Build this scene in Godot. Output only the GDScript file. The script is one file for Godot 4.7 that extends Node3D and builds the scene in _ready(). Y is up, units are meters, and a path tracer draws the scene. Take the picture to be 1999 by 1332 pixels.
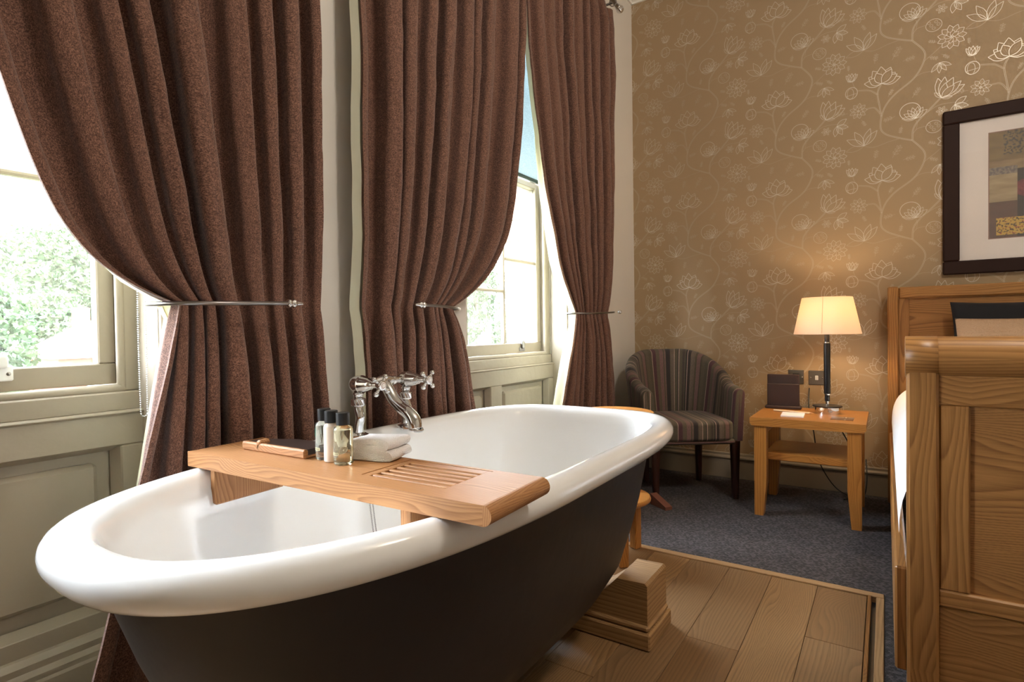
extends Node3D

const CAM := Vector3(1.52, 1.0, 0.0)
const FOCAL := 1095.48
const WALL_Z := -3.9
const RECESS := -0.30

var used := {}
var noise := FastNoiseLite.new()
var rng := RandomNumberGenerator.new()
var M := {}
var grain_a: PackedByteArray
var grain_b: PackedByteArray

# ------------------------------------------------------------------ scene tree helpers
func numbered(called: String) -> String:
	if not used.has(called):
		used[called] = 0
		return called
	used[called] += 1
	return "%s_%03d" % [called, used[called]]

func tag(o: Node, label: String, category: String, group := "") -> void:
	o.set_meta("label", label)
	o.set_meta("category", category)
	if group:
		o.set_meta("group", group)

func thing(called: String, label: String, category: String, at := Vector3.ZERO, turn := 0.0, group := "") -> Node3D:
	var o := Node3D.new()
	o.name = numbered(called)
	add_child(o)
	o.position = at
	o.rotation.y = turn
	tag(o, label, category, group)
	return o

func setting(called: String, label := "") -> Node3D:
	var o := Node3D.new()
	o.name = called
	add_child(o)
	o.set_meta("kind", "structure")
	if label:
		o.set_meta("label", label)
	return o

func part(called: String, mesh: Mesh, mat: Material, parent: Node, at := Vector3.ZERO, turn := Vector3.ZERO) -> MeshInstance3D:
	var o := MeshInstance3D.new()
	o.name = called
	o.mesh = mesh
	o.material_override = mat
	o.position = at
	o.rotation = turn
	o.cast_shadow = GeometryInstance3D.SHADOW_CASTING_SETTING_ON
	parent.add_child(o, true)
	return o

# ------------------------------------------------------------------ mesh helpers
func poly(st: SurfaceTool, pts: Array, outward: Vector3, grain := 1, off := Vector2.ZERO) -> void:
	var n: Vector3 = (pts[1] - pts[0]).cross(pts[2] - pts[0]).normalized()
	if n.dot(outward) > 0.0:
		pts.reverse()
	else:
		n = -n
	var ab := n.abs()
	var dom := 0 if ab.x > ab.y and ab.x > ab.z else (1 if ab.y > ab.z else 2)
	var ua := 0
	var va := grain
	if dom == grain:
		ua = (dom + 1) % 3
		va = (dom + 2) % 3
	else:
		ua = 3 - dom - grain
	for k in range(1, pts.size() - 1):
		for p: Vector3 in [pts[0], pts[k], pts[k + 1]]:
			st.set_normal(n)
			st.set_uv(Vector2(p[ua], p[va]) + off)
			st.add_vertex(p)

func add_box(st: SurfaceTool, c: Vector3, s: Vector3, b := 0.003, grain := 1, off := Vector2.ZERO) -> void:
	var h := s * 0.5
	b = minf(b, minf(h.x, minf(h.y, h.z)) * 0.9)
	for a in 3:
		var p := (a + 1) % 3
		var q := (a + 2) % 3
		for sa in [-1.0, 1.0]:
			var pts := []
			for k in [[-1, -1], [1, -1], [1, 1], [-1, 1]]:
				var v := Vector3.ZERO
				v[a] = sa * h[a]
				v[p] = k[0] * (h[p] - b)
				v[q] = k[1] * (h[q] - b)
				pts.append(c + v)
			var o := Vector3.ZERO
			o[a] = sa
			poly(st, pts, o, grain, off)
			for sb in [-1.0, 1.0]:
				var e := []
				for k in [[0, -1], [0, 1], [1, 1], [1, -1]]:
					var v := Vector3.ZERO
					v[a] = sa * (h[a] - (b if k[0] else 0.0))
					v[p] = sb * (h[p] - (0.0 if k[0] else b))
					v[q] = k[1] * (h[q] - b)
					e.append(c + v)
				var oo := Vector3.ZERO
				oo[a] = sa
				oo[p] = sb
				poly(st, e, oo, grain, off)
	for sx in [-1.0, 1.0]:
		for sy in [-1.0, 1.0]:
			for sz in [-1.0, 1.0]:
				var g := Vector3(sx, sy, sz)
				var t := []
				for a in 3:
					var v := Vector3(sx * (h.x - b), sy * (h.y - b), sz * (h.z - b))
					v[a] = g[a] * h[a]
					t.append(c + v)
				poly(st, t, g, grain, off)

func tool() -> SurfaceTool:
	var st := SurfaceTool.new()
	st.begin(Mesh.PRIMITIVE_TRIANGLES)
	return st

func box(s: Vector3, b := 0.003, grain := 1, off := Vector2.ZERO, c := Vector3.ZERO) -> ArrayMesh:
	var st := tool()
	add_box(st, c, s, b, grain, off)
	return st.commit()

# box from its low and high corners, in the parent's axes
func slab(lo: Vector3, hi: Vector3, b := 0.003, grain := 1) -> ArrayMesh:
	return box(hi - lo, b, grain, Vector2((lo.x * 0.37 + lo.y * 0.61 + lo.z * 0.83), (lo.z * 0.51 + lo.x * 0.29)), (lo + hi) * 0.5)

# smooth surface through a grid of points; columns wrap when closed
func surface(nu: int, nv: int, f: Callable, closed := false, inside = null, uvf = null, us := 1.0, vs := 1.0) -> ArrayMesh:
	var P := PackedVector3Array()
	var T := PackedVector2Array()
	P.resize((nu + 1) * (nv + 1))
	T.resize(P.size())
	for j in nv + 1:
		for i in nu + 1:
			var u := float(i) / nu
			var v := float(j) / nv
			var p: Vector3 = f.call(0.0 if closed and i == nu else u, v)
			P[j * (nu + 1) + i] = p
			T[j * (nu + 1) + i] = uvf.call(u, v, p) if uvf != null else Vector2(u * us, v * vs)
	var I := PackedInt32Array()
	var N := PackedVector3Array()
	N.resize(P.size())
	var total := 0.0
	var mid := Vector3.ZERO
	for p in P:
		mid += p
	mid /= P.size()
	var from: Vector3 = mid if inside == null else inside
	for j in nv:
		for i in nu:
			var a := j * (nu + 1) + i
			var q := [a, a + 1, a + nu + 2, a, a + nu + 2, a + nu + 1]
			for k in [0, 3]:
				var p0 := P[q[k]]
				var n := (P[q[k + 1]] - p0).cross(P[q[k + 2]] - p0)
				total += n.dot(p0 - from)
				for m in 3:
					N[q[k + m]] += n
			I.append_array(PackedInt32Array(q))
	if closed:
		for j in nv + 1:
			var a := j * (nu + 1)
			var s := N[a] + N[a + nu]
			N[a] = s
			N[a + nu] = s
	var sign_ := 1.0 if total >= 0.0 else -1.0
	for k in N.size():
		N[k] = N[k].normalized() * sign_
	if sign_ > 0.0:
		for k in range(0, I.size(), 3):
			var t := I[k + 1]
			I[k + 1] = I[k + 2]
			I[k + 2] = t
	var arr := []
	arr.resize(Mesh.ARRAY_MAX)
	arr[Mesh.ARRAY_VERTEX] = P
	arr[Mesh.ARRAY_NORMAL] = N
	arr[Mesh.ARRAY_TEX_UV] = T
	arr[Mesh.ARRAY_INDEX] = I
	var m := ArrayMesh.new()
	m.add_surface_from_arrays(Mesh.PRIMITIVE_TRIANGLES, arr)
	return m

# profile of Vector2(radius, height), turned round y
func lathe(profile: Array, seg := 32, us := 1.0, vs := 1.0) -> ArrayMesh:
	var n := profile.size() - 1
	return surface(seg, n, func(u: float, v: float):
		var p: Vector2 = profile[roundi(v * n)]
		return Vector3(cos(u * TAU) * p.x, p.y, sin(u * TAU) * p.x), true, null, null, us, vs)

# sharp copies of profile corners so that edges stay crisp
func crisp(profile: Array) -> Array:
	var o := []
	for k in profile.size():
		o.append(profile[k])
		if k > 0 and k < profile.size() - 1:
			o.append(profile[k] + (profile[k + 1] - profile[k]).normalized() * 0.0004)
	return o

func tube(path: Array, rad, seg := 12, us := 1.0, vs := 1.0) -> ArrayMesh:
	var n := path.size() - 1
	var frames := []
	var side := Vector3.ZERO
	for k in n + 1:
		var d: Vector3 = (path[mini(k + 1, n)] - path[maxi(k - 1, 0)]).normalized()
		if side == Vector3.ZERO:
			side = d.cross(Vector3.UP if absf(d.y) < 0.9 else Vector3.RIGHT).normalized()
		side = (side - d * side.dot(d)).normalized()
		frames.append([side, d.cross(side)])
	return surface(seg, n + 2, func(u: float, v: float):
		var k := clampi(roundi(v * (n + 2)) - 1, 0, n)
		var j := roundi(v * (n + 2))
		var r: float = rad if rad is float else rad[k]
		if j == 0 or j == n + 2:
			r = 0.0
		return path[k] + (frames[k][0] * cos(u * TAU) + frames[k][1] * sin(u * TAU)) * r, true, null, null, us, vs)

func curve(pts: Array, steps := 8) -> Array:
	var o := []
	var n := pts.size()
	for k in n - 1:
		for s in steps:
			var t := float(s) / steps
			o.append(pts[k].cubic_interpolate(pts[k + 1], pts[maxi(k - 1, 0)], pts[mini(k + 2, n - 1)], t))
	o.append(pts[n - 1])
	return o

# rounded cushion-like solid: e near 0.2 is boxy, 1 is an ellipsoid
func cushion(h: Vector3, e1 := 0.35, e2 := 0.35, nu := 40, nv := 24) -> ArrayMesh:
	return surface(nu, nv, func(u: float, v: float):
		var a: float = u * TAU
		var b: float = (v - 0.5) * PI
		var cb := pow(maxf(cos(b), 0.0), e1)
		var sb := signf(sin(b)) * pow(absf(sin(b)), e1)
		return Vector3(h.x * cb * signf(cos(a)) * pow(absf(cos(a)), e2), h.y * sb, h.z * cb * signf(sin(a)) * pow(absf(sin(a)), e2)), true, null,
		func(_u: float, _v: float, p: Vector3): return Vector2(p.x, p.z + p.y))

# flat polygon in x,y pulled along z
func extrude(pts: Array, z0: float, z1: float, grain := 0) -> ArrayMesh:
	var st := tool()
	var pv := PackedVector2Array(pts)
	var tri := Geometry2D.triangulate_polygon(pv)
	for side in [[z0, Vector3(0, 0, -1)], [z1, Vector3(0, 0, 1)]]:
		for k in range(0, tri.size(), 3):
			var t := []
			for m in 3:
				t.append(Vector3(pv[tri[k + m]].x, pv[tri[k + m]].y, side[0]))
			poly(st, t, side[1], grain)
	var area := 0.0
	for k in pts.size():
		var a: Vector2 = pts[k]
		var b: Vector2 = pts[(k + 1) % pts.size()]
		area += a.x * b.y - b.x * a.y
	for k in pts.size():
		var a: Vector2 = pts[k]
		var b: Vector2 = pts[(k + 1) % pts.size()]
		var o := Vector3(b.y - a.y, a.x - b.x, 0) * signf(area)
		poly(st, [Vector3(a.x, a.y, z0), Vector3(b.x, b.y, z0), Vector3(b.x, b.y, z1), Vector3(a.x, a.y, z1)], o, grain)
	return st.commit()

# ------------------------------------------------------------------ materials
func c8(r: float, g: float, b: float) -> Color:
	return Color(r / 255.0, g / 255.0, b / 255.0)

func mat(color: Color, rough := 0.7, metal := 0.0) -> StandardMaterial3D:
	var m := StandardMaterial3D.new()
	m.albedo_color = color
	m.roughness = rough
	m.metallic = metal
	return m

func noise_tex(freq: float, octaves := 4, size := 256, kind := FastNoiseLite.TYPE_SIMPLEX_SMOOTH, normal := false, bump := 4.0) -> NoiseTexture2D:
	var n := FastNoiseLite.new()
	n.noise_type = kind
	n.frequency = freq
	n.fractal_octaves = octaves
	n.seed = 7
	var t := NoiseTexture2D.new()
	t.width = size
	t.height = size
	t.seamless = true
	t.noise = n
	t.as_normal_map = normal
	t.bump_strength = bump
	return t

# growth rings and pores: 256 px across 0.32 m, 1024 px along 1.28 m
func grain_pattern(seed_: int, flame: float) -> PackedByteArray:
	var out := PackedByteArray()
	out.resize(256 * 1024)
	var n := FastNoiseLite.new()
	n.seed = seed_
	n.noise_type = FastNoiseLite.TYPE_SIMPLEX_SMOOTH
	n.frequency = 1.0
	n.fractal_octaves = 2
	for y in 1024:
		var v := y / 1024.0
		var edge := clampf((v - 0.88) / 0.12, 0.0, 1.0)
		for x in 256:
			var u := x / 256.0
			var warp := n.get_noise_2d(u * 1.7, v * 1.3)
			if edge > 0.0:
				warp = lerpf(warp, n.get_noise_2d(u * 1.7, (v - 1.0) * 1.3), edge)
			var d := u - 0.5 + 0.12 * warp
			var ring := d * d * 34.0 * flame + absf(d) * 13.0 * (1.0 - flame) + warp * 1.0 + flame * sin(v * TAU) * 0.9
			var r := fposmod(ring * 2.0, 1.0)
			var band := r * r * (1.0 - smoothstep(0.86, 1.0, r))
			var pore := n.get_noise_2d(u * 95.0, v * 7.0 + 40.0) * 0.5 + 0.5
			var pore2 := n.get_noise_2d(u * 230.0, v * 16.0 + 90.0) * 0.5 + 0.5
			out[y * 256 + x] = int(clampf(0.5 * band + 0.28 * pore + 0.34 * pore2 * (0.45 + band), 0.0, 1.0) * 255.0)
	return out

func wood(light: Color, dark: Color, pattern: PackedByteArray, rough := 0.45, spec := 0.5) -> StandardMaterial3D:
	var lut := []
	for k in 256:
		var t := clampf(k / 255.0, 0.0, 1.0)
		lut.append(light.lerp(dark, t))
	var d := PackedByteArray()
	d.resize(256 * 1024 * 3)
	for k in pattern.size():
		var c: Color = lut[pattern[k]]
		d[k * 3] = int(c.r * 255.0)
		d[k * 3 + 1] = int(c.g * 255.0)
		d[k * 3 + 2] = int(c.b * 255.0)
	var m := mat(Color.WHITE, rough)
	m.albedo_texture = ImageTexture.create_from_image(Image.create_from_data(256, 1024, false, Image.FORMAT_RGB8, d))
	m.uv1_scale = Vector3(1.0 / 0.32, 1.0 / 1.28, 1.0)
	m.metallic_specular = spec
	return m

func image_of(w: int, h: int, f: Callable) -> ImageTexture:
	var im := Image.create(w, h, false, Image.FORMAT_RGB8)
	for y in h:
		for x in w:
			im.set_pixel(x, y, f.call(x, y))
	return ImageTexture.create_from_image(im)

func make_materials() -> void:
	rng.seed = 11
	noise.seed = 3
	grain_a = grain_pattern(5, 1.0)
	grain_b = grain_pattern(23, 0.25)
	M.oak = wood(c8(188, 136, 78), c8(116, 74, 33), grain_b, 0.36)
	M.oak_panel = wood(c8(182, 130, 74), c8(110, 70, 32), grain_a, 0.38)
	M.honey = wood(c8(192, 132, 64), c8(136, 82, 30), grain_b, 0.35)
	M.teak = wood(c8(198, 146, 96), c8(136, 86, 48), grain_b, 0.5)
	M.teak.uv1_scale *= Vector3(2.2, 1.6, 1.0)
	M.block = wood(c8(178, 140, 92), c8(112, 78, 42), grain_b, 0.6)
	M.planks = []
	for k in 4:
		var l: Color = [c8(158, 123, 83), c8(132, 99, 64), c8(164, 127, 84), c8(144, 113, 79)][k]
		M.planks.append(wood(l, c8(100, 72, 44), grain_a if k % 2 == 0 else grain_b, 0.42))
	M.edge_wood = wood(c8(190, 154, 110), c8(130, 96, 60), grain_b, 0.5)
	M.strip_wood = wood(c8(150, 100, 46), c8(96, 58, 22), grain_b, 0.4)
	M.frame_dark = mat(c8(46, 28, 23), 0.6)
	M.frame_dark.metallic_specular = 0.3
	M.leg_dark = mat(c8(52, 26, 18), 0.35)
	# paint
	M.wall = mat(c8(224, 217, 206), 0.85)
	M.ceiling = mat(c8(240, 236, 228), 0.9)
	M.joinery = mat(c8(150, 138, 121), 0.42)
	M.joinery.heightmap_enabled = true
	M.joinery.heightmap_texture = noise_tex(0.02, 4)
	M.joinery.heightmap_scale = 0.06
	M.joinery.uv1_triplanar = true
	M.joinery.uv1_scale = Vector3(3, 3, 3)
	M.white_plastic = mat(c8(235, 235, 235), 0.35)
	M.enamel = mat(c8(243, 242, 239), 0.07)
	M.enamel.clearcoat_enabled = true
	M.enamel.clearcoat = 0.5
	M.enamel.clearcoat_roughness = 0.03
	M.shell = mat(c8(38, 32, 32), 0.5)
	M.shell.heightmap_enabled = true
	M.shell.heightmap_texture = noise_tex(0.03, 3)
	M.shell.heightmap_scale = 0.05
	M.shell.uv1_triplanar = true
	M.shell.uv1_scale = Vector3(2, 2, 2)
	M.chrome = mat(c8(225, 226, 228), 0.06, 1.0)
	M.steel = mat(c8(150, 146, 144), 0.28, 1.0)
	M.plate = mat(c8(150, 145, 138), 0.38, 1.0)
	M.black = mat(c8(22, 21, 22), 0.35)
	M.ceramic = mat(c8(238, 232, 226), 0.2)
	var glass := mat(Color(1, 1, 1, 0.04), 0.0)
	glass.transparency = BaseMaterial3D.TRANSPARENCY_ALPHA
	M.glass = glass
	# curtain cloth: flecked tweed, 256 px over 0.4 m
	var flecks := []
	for k in 256 * 256:
		flecks.append(rng.randf())
	var tweed := func(x: int, y: int):
		var a: float = flecks[y * 256 + x] + flecks[y * 256 + (x + 1) % 256] * 0.8 + flecks[((y + 1) % 256) * 256 + x] * 0.6
		var t := clampf((a / 2.4 - 0.5) * 1.9 + 0.5, 0.0, 1.0)
		return c8(74, 47, 38).lerp(c8(152, 112, 92), t)
	M.tweed = mat(Color.WHITE, 0.95)
	M.tweed.albedo_texture = image_of(256, 256, tweed)
	M.tweed.uv1_scale = Vector3(3.6, 3.6, 1)
	M.tweed.rim_enabled = true
	M.tweed.rim = 0.35
	M.tweed.rim_tint = 0.8
	M.lining = mat(c8(226, 224, 200), 0.9)
	M.lining.backlight_enabled = true
	M.lining.backlight = Color(0.75, 0.75, 0.62)
	M.blind = mat(c8(206, 212, 214), 0.9)
	M.blind.backlight_enabled = true
	M.blind.backlight = Color(0.94, 0.97, 0.98)
	M.blind.albedo_texture = image_of(128, 128, func(x: int, y: int):
		var g: float = 0.82 + 0.18 * flecks[(y / 2) * 256 + x] * flecks[y * 256 + x / 3]
		return Color(g, g, g))
	M.blind.uv1_scale = Vector3(4, 4, 1)
	# carpet: rows of small loops, 256 px over 0.16 m
	M.carpet = mat(Color.WHITE, 0.97)
	M.carpet.albedo_texture = image_of(256, 256, func(x: int, y: int):
		var row: int = y / 8
		var loop: int = ((x + (row % 2) * 4) % 256) / 8
		var f: float = flecks[(row * 61 + loop * 7) % 65536]
		var g: float = flecks[y * 256 + x]
		var dy := absf((y % 8) - 3.5) / 4.0
		var dx := absf(((x + (row % 2) * 4) % 8) - 3.5) / 4.0
		var k := 0.72 + 0.5 * f + 0.2 * g - 0.4 * dy * dy - 0.2 * dx * dx
		return Color(0.315 * k, 0.293 * k, 0.297 * k))
	M.carpet.uv1_scale = Vector3(3.7, 3.7, 1)
	M.carpet.heightmap_enabled = true
	M.carpet.heightmap_scale = 0.35
	M.carpet.heightmap_texture = image_of(256, 256, func(x: int, y: int):
		var row: int = y / 8
		var dy := absf((y % 8) - 3.5) / 4.0
		var dx := absf(((x + (row % 2) * 4) % 8) - 3.5) / 4.0
		var k := 1.0 - 0.6 * dy * dy - 0.4 * dx * dx
		return Color(k, k, k))
	# striped upholstery, 512 px over 0.46 m
	var stripes := []
	var palette := [c8(118, 100, 82), c8(128, 110, 92), c8(94, 52, 58), c8(196, 164, 146), c8(60, 46, 40), c8(108, 96, 74), c8(84, 66, 54), c8(140, 104, 96), c8(98, 88, 66), c8(52, 40, 36)]
	var last := 0
	while stripes.size() < 512:
		var w: int = [5, 8, 11, 16, 24, 34][rng.randi() % 6]
		var pick := rng.randi() % palette.size()
		if pick == last:
			pick = (pick + 3) % palette.size()
		if pick == 3:
			w = 6
		last = pick
		for k in w:
			stripes.append(palette[pick])
	M.stripe = mat(Color.WHITE, 0.8)
	M.stripe.albedo_texture = image_of(512, 32, func(x: int, y: int):
		var c: Color = stripes[x]
		return c * (0.7 + 0.2 * flecks[(y * 256 + x) % 65536]))
	M.stripe.uv1_scale = Vector3(1.0 / 0.36, 8.0, 1)
	M.stripe.rim_enabled = true
	M.stripe.rim = 0.3
	M.stripe.rim_tint = 0.6
	M.sheet = mat(c8(236, 234, 232), 0.85)
	M.velvet = mat(c8(16, 13, 15), 0.9)
	M.velvet.rim_enabled = true
	M.velvet.rim = 0.05
	M.taupe = mat(c8(176, 142, 110), 0.95)
	M.taupe.heightmap_enabled = true
	M.taupe.heightmap_texture = noise_tex(0.06, 3)
	M.taupe.heightmap_scale = 0.3
	M.taupe.uv1_triplanar = true
	M.taupe.uv1_scale = Vector3(6, 6, 6)
	M.towel = mat(c8(244, 238, 234), 0.98)
	M.towel.heightmap_enabled = true
	M.towel.heightmap_texture = noise_tex(0.12, 3)
	M.towel.heightmap_scale = 0.3
	M.towel.uv1_triplanar = true
	M.towel.uv1_scale = Vector3(12, 12, 12)

# ------------------------------------------------------------------ wallpaper print
var mask := PackedByteArray()
const TILE := 1024

func dot(x: float, y: float, r: float, strength: float) -> void:
	var x0 := int(floor(x - r - 1))
	var y0 := int(floor(y - r - 1))
	for j in range(y0, y0 + int(2 * r) + 4):
		for i in range(x0, x0 + int(2 * r) + 4):
			var d := sqrt((i - x) * (i - x) + (j - y) * (j - y))
			var a := clampf(r - d + 0.5, 0.0, 1.0) * strength
			if a > 0.0:
				var k := posmod(j, TILE) * TILE + posmod(i, TILE)
				mask[k] = maxi(mask[k], int(a * 255.0))

func stroke(pts: Array, w: float, strength := 1.0) -> void:
	for k in pts.size() - 1:
		var a: Vector2 = pts[k]
		var b: Vector2 = pts[k + 1]
		var n := maxi(1, int(a.distance_to(b) / 1.2))
		for s in n:
			var p := a.lerp(b, float(s) / n)
			dot(p.x, p.y, w, strength)

func bend(pts: Array, w: float, strength := 1.0, double_ := false) -> void:
	var c := curve(pts, 10)
	if not double_:
		stroke(c, w, strength)
		return
	var l := []
	var r := []
	for k in c.size():
		var d: Vector2 = (c[mini(k + 1, c.size() - 1)] - c[maxi(k - 1, 0)]).normalized().orthogonal()
		l.append(c[k] + d * 4.5)
		r.append(c[k] - d * 4.5)
	stroke(l, w, strength)
	stroke(r, w, strength)

func petal(base: Vector2, deg: float, length: float, width: float, w := 1.7, vein := true, strength := 1.0, clear := false) -> void:
	var d := Vector2.from_angle(deg_to_rad(deg))
	var s := d.orthogonal()
	var tip := base + d * length
	var sides := []
	for e in [-1.0, 1.0]:
		sides.append(curve([base, base + d * length * 0.3 + s * width * 0.42 * e, base + d * length * 0.62 + s * width * 0.46 * e, base + d * length * 0.86 + s * width * 0.2 * e, tip], 8))
	if clear:
		var back: Array = sides[1].duplicate()
		back.reverse()
		var ring := PackedVector2Array(sides[0] + back)
		var lo := ring[0]
		var hi := ring[0]
		for p in ring:
			lo = lo.min(p)
			hi = hi.max(p)
		for j in range(int(lo.y), int(hi.y) + 1):
			for i in range(int(lo.x), int(hi.x) + 1):
				if Geometry2D.is_point_in_polygon(Vector2(i, j), ring):
					mask[posmod(j, TILE) * TILE + posmod(i, TILE)] = 0
	for e in 2:
		stroke(sides[e], w, strength)
	if vein:
		for e in [-0.6, 0.0, 0.6]:
			stroke([base + d * length * 0.2 + s * width * 0.2 * e, base + d * length * (0.72 - 0.12 * absf(e)) + s * width * 0.38 * e], 0.9, strength * 0.5)

func sprig(at: Vector2, deg: float, length: float, strength := 0.6) -> void:
	var d := Vector2.from_angle(deg_to_rad(deg))
	bend([at, at + d * length * 0.5 + d.orthogonal() * 5.0, at + d * length], 1.1, strength)
	for k in 3:
		var p := at + d * length * (0.35 + 0.3 * k)
		petal(p, deg - 48, length * 0.32, length * 0.13, 1.1, false, strength)
		petal(p, deg + 48, length * 0.32, length * 0.13, 1.1, false, strength)
	petal(at + d * length, deg, length * 0.3, length * 0.14, 1.1, false, strength)

func lotus(at: Vector2, size: float) -> void:
	for p in [[-142, 0.85], [-36, 0.85], [-118, 0.98], [-62, 0.98], [-92, 1.02]]:
		petal(at, p[0], size * p[1], size * 0.52, 2.2, true, 1.0, true)
	for p in [[-168, 0.92], [-10, 0.95], [-150, 0.74], [-26, 0.86], [-112, 0.74], [-56, 0.9]]:
		petal(at, p[0], size * p[1], size * 0.46, 2.5, true, 1.0, true)

func tulip(at: Vector2, size: float, lean: float) -> void:
	for a in [-36, 36, -20, 22, 0]:
		petal(at, lean + a, size, size * 0.36, 2.1, true, 1.0, true)
	for a in [-14, 16]:
		petal(at, lean + a, size * 0.72, size * 0.3, 1.9, true, 1.0, true)
	for a in [-70, 66]:
		petal(at, lean + a, size * 0.42, size * 0.16, 1.5)

func ringed(at: Vector2, rx: float, ry: float, w := 1.8) -> void:
	var pts := []
	for k in 25:
		pts.append(at + Vector2(cos(k * TAU / 24) * rx, sin(k * TAU / 24) * ry))
	stroke(pts, w)

func daisy(at: Vector2, size: float, n: int, w := 1.8) -> void:
	for k in n:
		petal(at + Vector2.from_angle(k * TAU / n) * size * 0.3, rad_to_deg(k * TAU / n), size * 0.7, size * 0.42, w, true, 1.0, true)
	for k in n - 3:
		petal(at, rad_to_deg(k * TAU / (n - 3)) + 12, size * 0.55, size * 0.32, w * 0.8, false, 1.0, true)
	ringed(at, size * 0.12, size * 0.12, 1.4)

func wallpaper() -> StandardMaterial3D:
	mask.resize(TILE * TILE)
	mask.fill(0)
	var k := 1024.0 / 890.0
	var P := func(x: float, y: float): return Vector2((x - 960) * k + 512, (y - 720) * 1024.0 / 840.0 + 300)
	# stems
	bend([P.call(1190, 420), P.call(1275, 530), P.call(1270, 625), P.call(1200, 740), P.call(1050, 850), P.call(972, 960), P.call(950, 1100), P.call(990, 1170), P.call(1100, 1225), P.call(1190, 1260)], 1.5, 0.75, true)
	bend([P.call(960, 725), P.call(928, 800), P.call(945, 930), P.call(955, 1010)], 1.5, 0.7, true)
	bend([P.call(1190, 420), P.call(1198, 320), P.call(1250, 245), P.call(1320, 180), P.call(1395, 105)], 1.4, 0.75, true)
	bend([P.call(775, 745), P.call(865, 765), P.call(928, 815)], 1.4, 0.65, true)
	bend([P.call(730, 660), P.call(742, 700), P.call(770, 740)], 1.3, 0.6)
	bend([P.call(845, 920), P.call(905, 925), P.call(948, 985)], 1.4, 0.6, true)
	bend([P.call(822, 405), P.call(900, 425), P.call(1010, 400), P.call(1090, 388)], 1.3, 0.55)
	bend([P.call(1285, 215), P.call(1380, 165), P.call(1500, 165)], 1.3, 0.6)
	bend([P.call(1195, 365), P.call(1225, 330), P.call(1285, 320)], 1.3, 0.55)
	bend([P.call(1205, 735), P.call(1260, 712), P.call(1340, 712)], 1.3, 0.55)
	bend([P.call(1275, 615), P.call(1330, 575), P.call(1400, 520)], 1.3, 0.55)
	bend([P.call(1215, 1090), P.call(1225, 1130), P.call(1215, 1180)], 1.2, 0.5)
	# flowers
	lotus(P.call(960, 725), 175)
	tulip(P.call(1398, 948), 205, -62)
	daisy(P.call(1470, 465), 118, 11)
	daisy(P.call(775, 925), 82, 9, 1.3)
	tulip(P.call(718, 655), 92, -85)
	ringed(P.call(720, 755), 56, 62, 2.2)
	ringed(P.call(712, 760), 30, 58, 1.4)
	stroke([P.call(680, 775), P.call(760, 765)], 1.4)
	ringed(P.call(1172, 1010), 88, 84, 2.2)
	for a in 7:
		petal(P.call(1215, 1080), -170 + a * 22, 120, 46, 1.6)
	ringed(P.call(1345, 335), 66, 62, 1.5)
	for a in 5:
		ringed(P.call(1310 + a * 17, 310 + (a % 3) * 25), 13, 12, 1.0)
	for a in [-150, -118, -72, -50]:
		petal(P.call(820, 400), a, 185, 62, 1.9)
	petal(P.call(820, 400), 168, 170, 56, 1.4, false, 0.6)
	for a in [-35, 15, 62, 100]:
		petal(P.call(1490, 185), a, 112, 48, 2.0)
	daisy(P.call(1400, 215), 46, 6, 1.2)
	for a in [25, 58, 92, 130]:
		petal(P.call(1385, 655), a, 105, 34, 1.6)
	# sprigs
	for s in [[905, 540, -80, 80], [1040, 545, -60, 110], [1120, 575, -10, 80], [1190, 900, -55, 85], [1060, 1030, 165, 80], [690, 930, 190, 90], [690, 1010, 140, 100], [800, 1010, 60, 60], [700, 560, -95, 50], [1110, 1120, 100, 60], [1300, 590, 20, 70], [1370, 480, 200, 60], [1400, 590, 40, 60], [1010, 850, -60, 60]]:
		sprig(P.call(s[0], s[1]), s[2], s[3])
	var col := Image.create(TILE, TILE, false, Image.FORMAT_RGB8)
	var orm := Image.create(TILE, TILE, false, Image.FORMAT_RGB8)
	var ground := c8(165, 139, 105)
	var print_ := c8(214, 206, 192)
	col.fill(ground)
	orm.fill(Color(0, 0.62, 0.0))
	for q in mask.size():
		if mask[q] > 0:
			var t := mask[q] / 255.0
			col.set_pixel(q % TILE, q / TILE, ground.lerp(print_, t))
			orm.set_pixel(q % TILE, q / TILE, Color(0, lerpf(0.62, 0.46, t), t * 0.7))
	var m := StandardMaterial3D.new()
	m.albedo_texture = ImageTexture.create_from_image(col)
	var o := ImageTexture.create_from_image(orm)
	m.roughness = 1.0
	m.roughness_texture = o
	m.roughness_texture_channel = BaseMaterial3D.TEXTURE_CHANNEL_GREEN
	m.metallic = 1.0
	m.metallic_texture = o
	m.metallic_texture_channel = BaseMaterial3D.TEXTURE_CHANNEL_BLUE
	return m

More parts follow.
